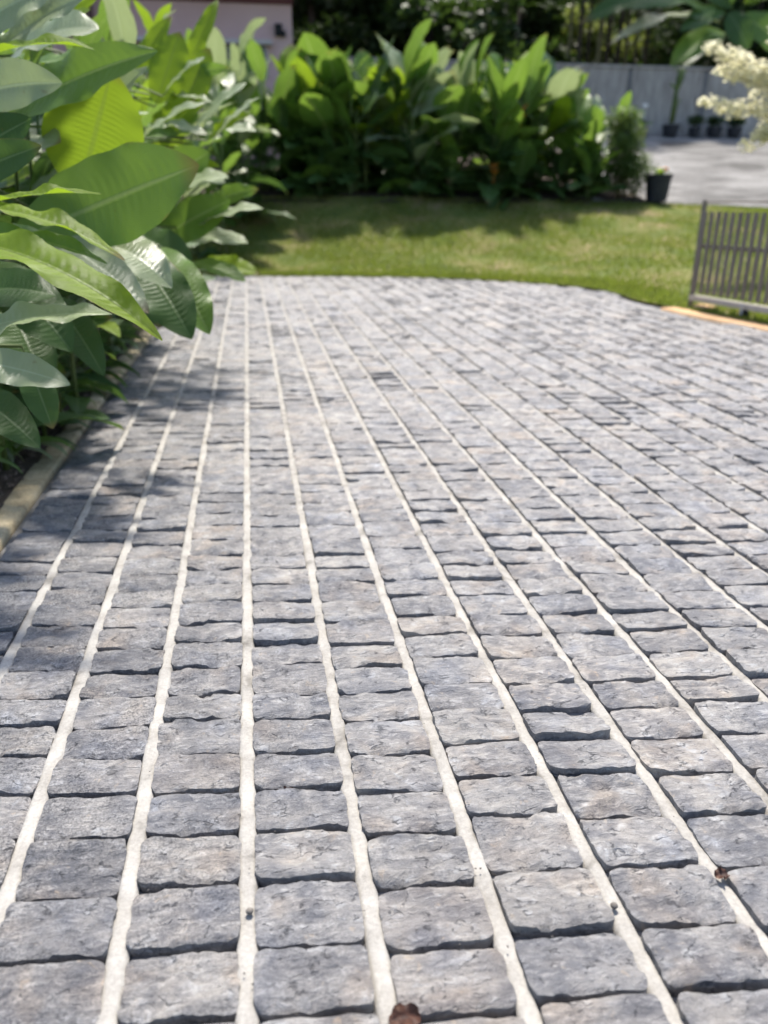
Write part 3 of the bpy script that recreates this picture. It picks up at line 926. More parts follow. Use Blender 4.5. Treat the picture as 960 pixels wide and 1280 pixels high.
#            root, stem, base, tip, d0, d1, wpx, face, bow, mat, seed
H = [
 (pB, sB(0, .55), (14, 304), (249, 206), 3.0, 2.75, 112, 0.72, 0.07, LM, 1, 0.010, 0.10, 0.0, 0.56),     # big ribbed paddle
 (pB, sB(1, .50), (100, 240), (140, 86), 3.15, 2.95, 118, 1.0, 0.05, LB_, 2, 0.008, 0.10, 0.0, 0.42),    # upright backlit leaf
 (pB, sB(1, .70), (-25, 170), (197, 64), 3.1, 2.8, 64, 0.55, 0.18, LM, 3, 0.010, 0.35, 0.3, 0.5),       # long leaf over it
 (pA, sA(0, .95), (-55, 132), (78, 104), 2.55, 2.4, 60, 0.70, 0.35, LP, 4, 0.012, 0.3, 0.2, 0.5),        # striped pale leaf
 (pA, sA(1, .95), (-70, 62), (72, -18), 2.65, 2.6, 62, 0.55, 0.20, LP, 5, 0.014, 0.3, 0.0, 0.5),
 (pA, sA(1, .9), (-18, 78), (112, -8), 2.75, 2.6, 44, 0.45, 0.15, LP, 6, 0.012, 0.35, 0.3, 0.5),
 (pB, sB(1, .85), (10, 78), (124, 36), 3.2, 3.0, 60, 0.5, 0.35, LP, 7, 0.012, 0.2, 0.0, 0.6),
 (pA, sA(0, .9), (-60, 96), (118, 62), 2.6, 2.55, 36, 0.30, 0.35, LB_, 8, 0.010, 0.5, 0.0, 0.5),
 (pA, sA(0, .80), (-60, 205), (40, 148), 2.45, 2.4, 50, 0.75, 0.1, LD, 9, 0.008, 0.3, 0.0, 0.5),
 (pA, sA(0, .78), (-70, 232), (52, 182), 2.4, 2.35, 46, 0.75, 0.15, LD, 10, 0.008, 0.3, 0.0, 0.5),
 (pA, sA(2, .85), (-60, 268), (127, 243), 2.3, 2.3, 30, 0.22, 0.20, LB_, 11, 0.012, 0.5, 0.0, 0.5),
 (pA, sA(2, .85), (-70, 262), (156, 326), 2.3, 2.2, 34, 0.28, 0.35, LB_, 12, 0.012, 0.5, 0.0, 0.5),
 (pA, sA(2, .80), (-70, 296), (134, 330), 2.25, 2.2, 34, 0.35, 0.30, LM, 13, 0.012, 0.5, 0.0, 0.5),
 (pA, sA(2, .75), (-80, 300), (203, 426), 2.2, 2.05, 56, 0.42, 0.42, LB_, 14, 0.010, 0.45, 0.0, 0.45),   # bright drooping leaf
 (pA, sA(2, .65), (-60, 424), (140, 393), 2.2, 2.15, 48, 0.45, 0.25, LP, 15, 0.014, 0.3, -0.3, 0.5),    # pale striped
 (pA, sA(2, .55), (-60, 448), (88, 481), 2.15, 2.1, 46, 0.7, 0.30, LP, 16, 0.010, 0.15, 0.0, 0.5),      # grey green
 (pB, sB(0, .50), (70, 300), (186, 392), 2.9, 2.7, 50, 0.6, 0.35, LP, 17, 0.010, 0.25, 0.0, 0.45),
 (pB, sB(2, .50), (110, 300), (215, 360), 3.0, 2.9, 60, 0.5, 0.5, LP, 18, 0.010, 0.25, 0.0, 0.45),
 (pB, sB(2, .45), (165, 312), (240, 424), 3.3, 3.1, 62, 0.75, 0.35, LD, 19, 0.008, 0.2, 0.0, 0.55),
 (pB, sB(2, .45), (200, 310), (262, 418), 3.4, 3.2, 50, 0.75, 0.35, LM, 20, 0.008, 0.2, 0.0, 0.55),
 (pA, sA(2, .5), (30, 440), (66, 536), 2.4, 2.4, 40, 0.8, 0.2, LD, 21, 0.006, 0.2, 0.0, 0.5),
 (pB, sB(0, .35), (-20, 330), (90, 440), 2.7, 2.6, 70, 0.6, 0.4, LD, 22, 0.008, 0.2, 0.0, 0.5),
 (pB, sB(0, .30), (10, 380), (60, 490), 2.8, 2.7, 60, 0.7, 0.3, LD, 23, 0.008, 0.2, 0.0, 0.5),
 (pB, sB(0, .6), (30, 200), (76, 178), 3.1, 2.95, 40, 0.35, 0.5, LP, 24, 0.02, 0.2, 0.5, 0.6),
 (pB, sB(0, .4), (60, 370), (130, 470), 3.0, 2.8, 44, 0.6, 0.4, LD, 25, 0.008, 0.2, 0.0, 0.5),
 (pB, sB(2, .75), (60, 268), (160, 218), 3.2, 3.1, 50, 0.5, 0.2, LM, 26, 0.008, 0.2, 0.0, 0.5),
 (pA, sA(0, .6), (-50, 330), (60, 300), 2.7, 2.6, 60, 0.5, 0.3, LD, 27, 0.008, 0.2, 0.0, 0.5),
 (pA, sA(0, .5), (-60, 380), (70, 370), 2.6, 2.5, 70, 0.5, 0.4, LD, 28, 0.008, 0.2, 0.0, 0.5),
 (pA, sA(0, .4), (-60, 480), (50, 560), 2.5, 2.4, 54, 0.6, 0.4, LD, 29, 0.008, 0.2, 0.0, 0.5),
]
rh = random.Random(404)
for q in range(26):
    bx_, by_ = rh.uniform(-40, 120), rh.uniform(60, 420)
    an = rh.uniform(-0.9, 0.75); ll = rh.uniform(80, 135)
    tx_, ty_ = bx_ + ll * math.cos(an), by_ + ll * math.sin(an) * 0.9
    if tx_ > 215 - max(0, by_ - 200) * 0.25: tx_ -= 60
    dd = rh.uniform(3.35, 3.9)
    H.append((pB, sB(rh.randrange(3), min(.95, max(.2, (430 - by_) / 400))), (bx_, by_), (tx_, ty_), dd, dd - rh.uniform(.05, .3), rh.uniform(24, 44), rh.uniform(.3, .8), rh.uniform(.1, .4), rh.choice([LM, LM, LP, LD, LB_, LD]), 600 + q, .012, .3, rh.uniform(-.3, .3), .48))
for a in H: hero_leaf(*a)
cC = [(0.0, 0.0, 1.9, 0.2, 0.0), (-0.15, 0.2, 2.2, 0.1, 0.0), (0.1, 0.1, 1.7, 0.3, 0.05)]
pC = hero_plant((-1.45, 4.6, 0.05), cC, "ginger plant with glaring white-topped leaves reaching over the paving, third from camera", GL)
def sC(i, t): return cane_pt(pC, *cC[i], t)
H2 = [
 (pC, sC(0, .8), (165, 188), (258, 128), 4.5, 4.2, 40, 0.35, 0.25, LP, 41, 0.012, 0.15, 0.0, 0.5),
 (pC, sC(2, .7), (240, 168), (308, 104), 4.8, 4.6, 34, 0.35, 0.2, LP, 42, 0.012, 0.15, 0.0, 0.55),
 (pC, sC(2, .7), (262, 182), (324, 122), 5.0, 4.8, 28, 0.3, 0.2, LP, 43, 0.012, 0.15, 0.0, 0.55),
 (pC, sC(2, .6), (205, 250), (286, 222), 4.6, 4.4, 44, 0.35, 0.35, LP, 44, 0.012, 0.15, 0.0, 0.5),
 (pC, sC(2, .5), (240, 285), (329, 261), 4.8, 4.6, 34, 0.30, 0.25, LP, 45, 0.012, 0.2, 0.0, 0.55),
 (pC, sC(2, .45), (225, 300), (310, 304), 4.9, 4.8, 34, 0.35, 0.25, LP, 46, 0.012, 0.2, 0.0, 0.55),
 (pC, sC(2, .4), (238, 328), (307, 352), 4.8, 4.7, 26, 0.45, 0.3, LM, 47, 0.010, 0.2, 0.0, 0.55),
 (pC, sC(1, .85), (205, 118), (256, 72), 4.9, 4.7, 34, 0.35, 0.2, LP, 48, 0.012, 0.15, 0.0, 0.55),
 (pC, sC(0, .7), (185, 240), (262, 190), 4.7, 4.6, 50, 0.8, 0.2, LM, 49, 0.010, 0.15, 0.0, 0.5),
 (pC, sC(0, .6), (195, 300), (288, 250), 4.8, 4.7, 48, 0.8, 0.2, LM, 50, 0.010, 0.15, 0.0, 0.5),
 (pC, sC(1, .8), (195, 130), (225, 40), 5.0, 5.0, 44, 0.9, 0.1, LB_, 51, 0.010, 0.15, 0.0, 0.5),
 (pC, sC(1, .7), (215, 165), (262, 60), 5.1, 5.1, 40, 0.9, 0.1, LB_, 52, 0.010, 0.15, 0.0, 0.5),
 (pC, sC(0, .4), (180, 330), (200, 410), 4.4, 4.3, 46, 0.8, 0.2, LD, 53, 0.010, 0.15, 0.0, 0.5),
 (pC, sC(2, .5), (170, 290), (240, 340), 4.5, 4.4, 50, 0.7, 0.3, LD, 54, 0.010, 0.15, 0.0, 0.5),
 (pC, sC(0, .85), (150, 120), (215, 20), 5.0, 5.0, 22, 0.7, 0.25, LB_, 55, 0.010, 0.35, 0.0, 0.5),
 (pC, sC(1, .9), (225, 110), (272, 0), 5.2, 5.2, 20, 0.7, 0.25, LB_, 56, 0.010, 0.35, 0.0, 0.5),
]
rh2 = random.Random(88)
for q in range(24):
    bx_, by_ = rh2.uniform(150, 262), rh2.uniform(70, 330)
    an = rh2.uniform(-1.0, 0.25); ll = rh2.uniform(48, 88)
    tx_, ty_ = bx_ + ll * math.cos(an), by_ + ll * math.sin(an)
    if tx_ > 326: tx_ = rh2.uniform(290, 326)
    dd = rh2.uniform(4.7, 5.6)
    mt_ = rh2.choice([LP, LP, LM, LM, LB_])
    H2.append((pC, sC(rh2.randrange(3), min(.95, max(.25, (400 - by_) / 380))), (bx_, by_), (tx_, ty_), dd, dd - rh2.uniform(.1, .35), rh2.uniform(16, 30), rh2.uniform(.15, .4) if mt_ is LP else rh2.uniform(.5, .9), rh2.uniform(.1, .4), mt_, 700 + q, .014, .25, rh2.uniform(-.3, .3), .5))
for a in H2: hero_leaf(*a)

# procedural neighbours filling the bed behind and beyond
KM = ('dark', 'mid', 'bright')
KP = ('dark', 'mid', 'pale')
def bed_x(px, Y): return min(-1.18, at_y(px, 450, Y).x) if Y < 12.9 else at_y(px, 250, Y).x
for (px, Y, hh, ns, nl, sz, kd, sd_, lab, kw_) in (
    (-20, 3.6, 1.75, 6, 8, 0.46, ('dark', 'dark', 'mid'), 11, "shaded ginger plant behind the nearest one at the left edge", dict(lo=.1)),  # dark leaf kinds paint shade into the gaps between the near leaves
    (30, 4.1, 1.55, 6, 8, 0.46, ('dark', 'dark', 'mid'), 12, "ginger plant behind the huge ribbed paddle leaf", dict(lo=.1)),  # same dark leaf colouring, as shaded backing for the paddle leaf
    (75, 3.75, 0.85, 6, 7, 0.36, ('dark', 'dark', 'mid'), 13, "low dark ginger plant under the huge paddle leaf beside the kerb", dict(lo=.08, spread=.2)),
    (95, 5.4, 1.95, 6, 8, 0.5, KP, 14, "ginger plant midway along the left bed with orange flower spikes", dict(lo=.1, flowers=4)),
    (135, 5.0, 1.1, 6, 7, 0.4, ('dark', 'mid', 'pale'), 18, "shorter ginger plant leaning over the kerb midway along the bed", dict(lo=.08, lean=(.08, 0), spread=.2)),
    (130, 6.6, 2.1, 6, 8, 0.52, KM, 15, "ginger plant in the far half of the left bed, pale leaf tops", dict(lo=.1)),
    (175, 6.9, 1.3, 5, 7, 0.42, KP, 21, "shorter ginger plant in the far half of the bed beside the kerb", dict(lo=.08, lean=(.08, 0), spread=.2)),
    (165, 8.2, 2.45, 6, 8, 0.55, KM, 16, "tall ginger plant before the mauve house wall", dict(lo=.15, eltop=1.4)),
    (205, 8.9, 1.9, 6, 8, 0.52, KP, 17, "ginger plant second from the lawn end of the left bed", dict(lo=.1)),
    (215, 11.0, 2.3, 6, 8, 0.6, KP, 19, "ginger plant at the lawn end of the left bed", dict(lo=.1)),
    (150, 11.5, 2.7, 6, 8, 0.6, ('mid', 'mid_strap', 'bright_strap'), 22, "narrow-leaved upright ginger plant against the house wall", dict(lo=.2, eltop=1.4)),
    (288, 15.0, 2.55, 8, 9, 0.9, ('dark', 'mid', 'pale'), 24, "ginger plant where the left bed meets the hedge, hiding the house window", dict(lo=.03, spread=.5)),
    (255, 13.4, 1.9, 6, 8, 0.62, KP, 23, "ginger plant on the lawn's corner between bed and hedge", dict(lo=.05))):
    ginger_plant((bed_x(px, Y), Y, height(bed_x(px, Y), Y) + 0.04), hh, ns, nl, sz, kd, sd_, lab, GL, **kw_)
# low strappy plants spilling over the kerb
GS = "low strap-leaved plants along the kerb"
rs = random.Random(77)
sp_lab = ["lowest strap-leaved plant at the left edge, spilling to the kerb", "strap-leaved tuft just past the bare soil corner", "strap-leaved tuft below the bright drooping leaf tip",
          "strap-leaved tuft beside the kerb under the grey-green drooping leaves", "strap-leaved tuft furthest along the kerb"]
for i, (xx, yy, hh) in enumerate(((-1.30, 3.05, .42), (-1.14, 3.55, .34), (-1.12, 4.25, .34), (-1.10, 5.0, .32), (-1.08, 6.1, .34))):
    root = tag(empty("strap_plant", (xx, yy, 0.02)), sp_lab[i], "plant", GS)
    for q in range(26):
        az = rs.uniform(0, 6.283)
        kd = rs.choice(['dark_strap', 'mid_strap', 'mid_strap', 'pale_strap'])
        put_leaf(root, rs.choice(LEAFV[kd]), Vector((rs.gauss(0, .05), rs.gauss(0, .08), 0.0)), az, rs.uniform(0.6, 1.3), rs.gauss(0, .3), hh * rs.uniform(.7, 1.2))

# ------------------------------------------------------------------ hedge of tall gingers behind the lawn
GH = "tall ginger clumps in the hedge behind the lawn"
mb = MB()
mb.grid([[(x, y, height(x, y) + 0.015 + 0.04 * noise.noise((x * 2, y * 2, 0))) for x in np.linspace(-5, at_y(808, 247, 16).x, 40)] for y in np.linspace(LAWN_END - 0.25, WALL_Y, 16)])
tag(mb.build("hedge_bed", M['soil'], smooth=True), kind='structure')
KB = ('dark', 'dark_broad', 'bright')
KB2 = ('dark', 'mid_broad', 'dark_broad')
hedge = [ # px, top py, Y, stems, leaves, size, kinds, label
 (345, 95, 16.6, 5, 7, 1.0, KB2, "hedge clump nearest the house, dark lower leaves"),
 (392, 42, 16.9, 5, 7, 1.15, ('dark', 'mid_broad', 'bright_broad'), "yellow-green hedge clump rising before the house corner"),
 (440, 55, 16.6, 5, 7, 1.05, KB2, "hedge clump second to the yellow-green one, white glints on top"),
 (490, 60, 16.9, 5, 7, 1.05, ('dark', 'bright', 'mid_broad'), "middle hedge clump with narrow bright upper leaves"),
 (522, 42, 16.6, 4, 7, 1.15, ('dark', 'pale_broad', 'mid_broad'), "hedge clump topped by one large rounded blue-green leaf"),
 (568, 55, 16.9, 5, 7, 1.05, ('dark', 'pale_broad', 'mid_broad'), "hedge clump with broad grey-green leaves right of the rounded leaf"),
 (612, 58, 16.5, 5, 7, 1.0, ('dark', 'mid_broad', 'mid'), "hedge clump with orange flowers near its top"),
 (655, 62, 16.8, 5, 7, 1.0, KB2, "hedge clump in front of the grey wall's near end"),
 (697, 60, 16.5, 5, 7, 1.0, ('dark', 'bright', 'pale_broad'), "last tall hedge clump, yellow leaves high at its top"),
 (742, 108, 16.6, 4, 6, 0.85, ('dark', 'mid', 'pale'), "shorter hedge clump leaning toward the court"),
 (720, 165, 16.2, 4, 6, 0.7, ('dark', 'dark', 'mid'), "low dark clump at the foot of the hedge near the court"),
 (420, 165, 16.25, 5, 6, 0.8, ('dark', 'dark', 'dark_broad'), "low dark clump at the hedge foot toward the house"),
 (540, 170, 16.2, 5, 6, 0.75, ('dark', 'dark', 'mid'), "low dark clump at the middle of the hedge foot"),
 (632, 168, 16.2, 5, 6, 0.75, ('dark', 'dark', 'dark_broad'), "low dark clump at the hedge foot below the orange flowers"),
]
for i, (px, py, Y, ns, nl, sz, kd, lab) in enumerate(hedge):
    X = at_y(px, 246, Y).x
    z0 = height(X, Y)
    top = at_y(px, py, Y).z
    ginger_plant((X, Y, z0), max(0.5, (top - z0) - 0.75 * sz), ns + 2, nl + 1, sz, kd, 200 + i, lab, GH, spread=0.45, lo=0.05, flowers=2 if 'orange' in lab else 0, eltop=1.35)

def leaf_cloud(n, centers, size, seed, aspect=0.45, flat=0.5):
    """n small leaf faces (two-triangle folded quads) scattered through ellipsoidal clumps"""
    r = np.random.default_rng(seed)
    C = np.array([c[:3] for c in centers]); S = np.array([c[3:6] for c in centers])
    wgt = S.prod(axis=1) ** 0.66; wgt /= wgt.sum()
    idx = r.choice(len(C), n, p=wgt)
    d = r.normal(size=(n, 3)); d /= np.linalg.norm(d, axis=1)[:, None]
    rad = r.random(n) ** 0.42
    P = C[idx] + d * rad[:, None] * S[idx]
    a = r.normal(size=(n, 3)); a[:, 2] *= flat; a /= np.linalg.norm(a, axis=1)[:, None]
    b = np.cross(a, r.normal(size=(n, 3)) * 0.5 + np.array((0, 0, 1.0))); b /= np.linalg.norm(b, axis=1)[:, None] + 1e-9
    s = size * r.uniform(0.6, 1.4, n)[:, None]
    V = np.stack([P - a * s, P + b * s * aspect, P + a * s, P - b * s * aspect], axis=1).reshape(-1, 3)
    F = np.arange(n * 4).reshape(n, 4)
    return V, F

def local(V, loc): return V - np.array(loc)[None]

# fine bamboo shrub closing the hedge at the court
X = at_y(775, 248, 16.1).x; z0 = height(X, 16.1); loc = (X, 16.1, z0)
root = tag(empty("bamboo_shrub", loc), "fine-leaved bushy bamboo shrub at the court end of the hedge", "shrub")
for k in range(9):
    a = k * 0.7
    mb = MB(); mb.tube([(math.cos(a) * .08, math.sin(a) * .08, -.03), (math.cos(a) * .2, math.sin(a) * .15, .7), (math.cos(a) * .45, math.sin(a) * .3, 1.35)], [.012, .009, .004], 5)
    mb.build("stem", M['cane'], root, True)
ct = [(random.gauss(0, .27), random.gauss(0, .2), random.uniform(.25, 1.5), .28, .28, .25) for _ in range(20)]
V, F = leaf_cloud(4200, ct, 0.085, 5, 0.17)
link("crown", fast_mesh("crown", V, F, M['fol_bamboo']), root)

# ------------------------------------------------------------------ pots
def pot(loc, rt, hh, label, group, name="flower_pot"):
    root = tag(empty(name, loc), label, "pot", group)
    mb = MB(); mb.lathe((0, 0, 0), [(0.0, 0.003), (rt * .74, 0.003), (rt * .94, hh * .88), (rt * 1.0, hh * .89), (rt * 1.02, hh), (rt * .94, hh), (rt * .9, hh * .86)], 24)
    mb.build("pot_body", M['pot'], root, False)
    mb = MB(); mb.lathe((0, 0, 0), [(rt * .9, hh * .86), (rt * .4, hh * .9), (0.0, hh * .89)], 16)
    mb.build("soil", M['soil'], root)
    return root
def onto(px, py, Y, dz=0.0):
    p = at_y(px, py, Y); return (p.x, Y, height(p.x, Y) + dz)
GP = "black plastic pots"
p1 = pot(onto(820, 251, 15.9, .015), 0.27, 0.52, "large black plastic pot alone at the lawn edge by the court", GP)
rp = random.Random(9)
for q in range(16):
    put_leaf(p1, rp.choice(LEAFV[rp.choice(['bright', 'mid', 'mid_strap'])]), Vector((rp.gauss(0, .07), rp.gauss(0, .07), .47)), rp.uniform(0, 6.28), rp.uniform(.3, 1.2), 0, rp.uniform(.14, .26))
for q in range(5):
    mb = MB(); c = Vector((rp.gauss(.08, .08), rp.gauss(0, .08), .58)); mb.tube([c, c + Vector((0, 0, .03)), c + Vector((.01, 0, .07))], [.012, .028, .006], 5)
    mb.build("flower", M['orange'], p1, True)
wp = [(803, 0.20, .30, "small pot with white-flowered plant left of the tall cactus by the wall"), (838, 0.30, .42, "pot holding a tall thin cactus against the grey wall"),
      (868, 0.22, .34, "pot with a bare stick plant right of the cactus"), (893, 0.28, .36, "squat pot with low shrub, second from the cactus"), (918, 0.28, .36, "squat pot farthest right along the wall beneath cream shrub")]
wroots = []
for i, (px, rt, hh, lab) in enumerate(wp):
    wroots.append(pot(onto(px, 164, WALL_Y - 0.55, .015), rt * .85, hh * .72, lab, GP))
for q in range(12):
    put_leaf(wroots[0], rp.choice(LEAFV['mid']), Vector((rp.gauss(0, .06), rp.gauss(0, .06), .27)), rp.uniform(0, 6.28), rp.uniform(.3, 1.2), 0, rp.uniform(.25, .42))
mb = MB(); mb.lathe((0, 0, .70), [(0, 0), (.07, .03), (.09, .10), (.0, .15)], 8); mb.tube([(0, 0, .28), (0, 0, .72)], [.012, .01], 5); mb.build("flower", M['white'], wroots[0], True)
mb = MB(); mb.tube([(0, 0, .35), (.03, 0, .8), (.02, 0, 1.15), (.10, 0, 1.5), (.12, 0, 1.75)], [.075, .085, .06, .12, .09], 8); mb.build("cactus_stem", M['stalk'], wroots[1], True)
for q, (hz, az) in enumerate(((.75, 0), (1.1, 3.0), (1.45, 0.3), (1.6, 2.6))):
    put_leaf(wroots[1], LEAFV['mid'][q], Vector((.06, 0, hz)), az, 1.1, 0, .4)
mb = MB(); mb.tube([(0, 0, .28), (-.03, 0, .7), (-.12, 0, 1.05)], [.03, .02, .01], 5); mb.tube([(-.03, 0, .7), (.12, .02, .95)], [.015, .006], 5); mb.build("stem", M['bark'], wroots[2], True)
for w, sdd in ((wroots[2], 1), (wroots[3], 2), (wroots[4], 3)):
    V, F = leaf_cloud(260, [(0, 0, .42, .3, .22, .14)], 0.06, sdd)
    link("foliage", fast_mesh("foliage", V, F, M['fol_mid']), w)

# ------------------------------------------------------------------ grey boundary wall
wz = WALL_Z
wtop = at_y(760, 84, WALL_Y).z - wz
x_a, x_b = at_y(560, 120, WALL_Y).x - 4.0, at_y(960, 120, WALL_Y).x + 6
root = tag(empty("boundary_wall", (0, WALL_Y, wz)), "long grey cement panel wall behind the court", "wall")
xj = at_y(787, 120, WALL_Y).x
pw = xj - at_y(690, 120, WALL_Y).x
k0 = math.floor((x_a - xj) / pw); k1 = math.ceil((x_b - xj) / pw)
for k in range(k0, k1):
    a = xj + k * pw
    mb = MB(); mb.box((a + pw / 2, 0.15, wtop / 2 - 0.1), (pw - 0.13, 0.12, wtop + 0.2))
    mb.build("panel", M['wallgrey'], root)
    mb = MB(); mb.box((a, 0.16, wtop / 2 - 0.1), (0.127, 0.16, wtop + 0.14)); mb.build("post", M['walljoint'], root)
    mb = MB(); mb.box((a + pw / 2, 0.15, wtop + 0.045), (pw - 0.01, 0.2, 0.07)); mb.build("coping", M['wallgrey'], root)

# ------------------------------------------------------------------ mauve house on the left
HY = 19.5
xr = at_y(366, 60, HY).x; xl = -11.0
zb = height(xr, HY) - 0.3
ztop = at_y(250, 2, HY).z
root = tag(empty("house", (0, HY, zb)), "mauve-painted house with dark red fascia behind the garden plants", "house")
wzh = ztop - zb
mb = MB(); mb.box(((xl + xr) / 2, 3.5, wzh / 2), (xr - xl, 7, wzh)); mb.build("wall", M['housewall'], root)
xp = at_y(106, 60, HY).x
mb = MB(); mb.box((xp, -0.16, wzh / 2), (0.5, 0.3, wzh - 0.004)); mb.build("pillar", M['pillar'], root)
mb = MB(); mb.box(((xl + xr) / 2, 3.5, wzh + 0.14), (xr - xl + 0.06, 7.06, 0.28)); mb.build("fascia", M['housetrim'], root)
zl = at_y(250, 52, HY).z - zb
xla, xlb = at_y(168, 60, HY).x, at_y(340, 60, HY).x
mb = MB(); mb.box(((xla + xlb) / 2, -0.10, zl), (xlb - xla, 0.2, 0.09)); mb.build("ledge", M['ledge'], root)
fr = tag(empty("window", (0, 0, 0))); fr.parent = root
for kx in range(3):
    wx0 = xla + 0.1 + kx * (xlb - xla - 0.2) / 3; wx1 = wx0 + (xlb - xla - 0.2) / 3 - 0.05
    mb = MB(); mb.box(((wx0 + wx1) / 2, -0.012, zl - 0.35), (wx1 - wx0, 0.03, 0.58)); mb.build("pane", M['glass'], fr)
    mb = MB(); mb.box((wx1 + 0.025, -0.02, zl - 0.35), (0.045, 0.05, 0.6)); mb.build("mullion", M['ledge'], fr)
mb = MB()
a, b2, c0 = xl - .1, xr + .1, wzh + 0.282
mb.add([(a, -.5, c0), (b2, -.5, c0), (b2, 7.5, c0), (a, 7.5, c0), (a + 3, 3.5, c0 + 2), (b2 - 3, 3.5, c0 + 2)], [(0, 1, 5, 4), (1, 2, 5), (2, 3, 4, 5), (3, 0, 4), (3, 2, 1, 0)])
mb.build("roof", M['rooftile'], root)
mb = MB(); c = at_y(348, 38, HY)
mb.box((c.x, -0.05, c.z - zb), (0.16, 0.12, 0.22)); mb.box((c.x + .1, -0.06, c.z - zb - .07), (0.1, 0.1, 0.1)); mb.build("wall_lamp", M['rubber'], root)

# ------------------------------------------------------------------ slatted gate on the right
GX0, GY0 = gnd(862, 386)[0], gnd(862, 386)[1]
root = tag(empty("slatted_gate", (GX0, GY0, 0.0)), "grey-brown slatted sliding gate panel on a wheel at the lawn edge", "gate")
root.rotation_euler = (0, 0, math.atan2(kdir.y, kdir.x))
sh = at_y(880, 265, GY0 - 0.15).z
ph = at_y(873, 250, GY0).z
pitch_s, zbt = 0.102, 0.115
mb = MB(); mb.box((0, 0, ph / 2), (0.035, 0.035, ph)); mb.build("end_post", M['gate'], root)
for k in range(26):
    mb = MB(); mb.box((0.055 + k * pitch_s, -0.02, (sh + zbt) / 2 + 0.03), (0.052, 0.018, sh - zbt - 0.06)); mb.build("slat", M['gate'], root)
LG = 26 * pitch_s
mb = MB(); mb.box((LG / 2, -0.0, zbt + .005), (LG, 0.06, 0.055)); mb.build("bottom_rail", M['gaterail'], root)
mb = MB(); mb.box((LG / 2, 0.006, sh * 0.66), (LG, 0.03, 0.04)); mb.build("middle_rail", M['gate'], root)
mb = MB(); mb.tube([(0.01, 0, ph - 0.015), (LG, 0, ph - 0.015)], 0.009, 6); mb.build("top_rail", M['gate'], root)
wxp = 0.80
wh = MB()
wh.tube([(wxp, -0.025, 0.045), (wxp, 0.025, 0.045)], 0.045, 18); w = wh.build("wheel", M['rubber'], root)
mb = MB(); mb.box((wxp, 0.034, 0.08), (0.022, 0.008, 0.09)); mb.box((wxp, -0.034, 0.08), (0.022, 0.008, 0.09)); mb.box((wxp, 0, 0.118), (0.06, 0.08, 0.016)); mb.build("wheel_bracket", M['steel'], w)
# flat stone lying at the gate foot
c = gnd(880, 388)
mb = MB()
mb.lathe((0, 0, 0), [(0.0, 0.0), (.13, 0.0), (.15, .02), (.12, .04), (0, .046)], 10)
o = mb.build("flat_stone", M['orange_kerb'], smooth=True, loc=(c.x, c.y, 0.012)); o.scale = (0.8, 1.0, 1)
tag(o, "flat tan stone lying at the foot of the gate", "stone")

# ------------------------------------------------------------------ cream variegated tree reaching in from the right
Yc = 10.0
bx = at_y(1075, 200, Yc).x
loc = (bx, Yc, height(bx, Yc))
root = tag(empty("variegated_tree", loc), "small tree with cream-white variegated leaves reaching in at right edge", "tree")
def rel(px, py, Y=Yc):
    return at_y(px, py, Y) - Vector(loc)
mb = MB(); mb.tube([(0, 0, -.05), (.02, 0, .5), (-.02, 0, 1.1), rel(1040, 110)], [.05, .042, .035, .02], 8); mb.build("trunk", M['bark'], root, True)
cr = []
for tips in (((1035, 118), (960, 92), (888, 62)), ((1038, 125), (970, 112), (905, 92)), ((1036, 140), (965, 140), (884, 130)), ((1036, 150), (980, 160), (940, 178)), ((1040, 100), (1000, 60), (970, 40)), ((1045, 110), (1100, 90), (1160, 70)), ((1045, 120), (1100, 130), (1150, 140))):
    pts = [rel(*q, Yc + random.uniform(-.15, .15)) for q in tips]
    mb = MB(); mb.tube(pts, [.012, .008, .003], 5); mb.build("branch", M['bark'], root, True)
    for t in np.linspace(0.12, 1.0, 9):
        p = pts[0].lerp(pts[1], t * 2) if t < .5 else pts[1].lerp(pts[2], t * 2 - 1)
        s = 0.10 * (1.12 - 0.75 * t) + 0.02
        cr.append((p.x, p.y + random.gauss(0, .06), p.z + random.gauss(.02, .02), s * 2.3, s * 2.3, s * 1.5))
V, F = leaf_cloud(11000, cr, 0.033, 8, 0.6, 0.3)
link("crown", fast_mesh("crown", V, F, M['fol_cream']), root)

# ------------------------------------------------------------------ banana plant and trees behind the wall
def back_loc(px, Y):
    p = at_y(px, 100, Y); return Vector((p.x, Y, height(p.x, Y)))
loc = back_loc(925, 25.6)
root = tag(empty("banana_plant", loc), "banana plant with long arching leaves over the grey wall", "banana plant")
def relb(px, py, Y): return at_y(px, py, Y) - loc
mb = MB(); hc_ = relb(915, 20, 25.6)
mb.tube([(0, 0, -.1), (0, 0, 1.2), hc_ * .9 + Vector((0, 0, 0)), hc_], [.22, .2, .12, .05], 10); mb.build("trunk", M['stalk'], root, True)
def far_leaf(root, loc, b, t, Y0_, Y1_, wpx, face, bow, mat, seed):
    d0 = proj(at_y(b[0], b[1], Y0_))[2]; d1 = proj(at_y(t[0], t[1], Y1_))[2]
    return hero_leaf(root, Vector(loc) + hc_ * 0.85, b, t, d0, d1, wpx, face, bow, mat, seed, 0.01, 0.25, 0.0, 0.5, 16, 8)
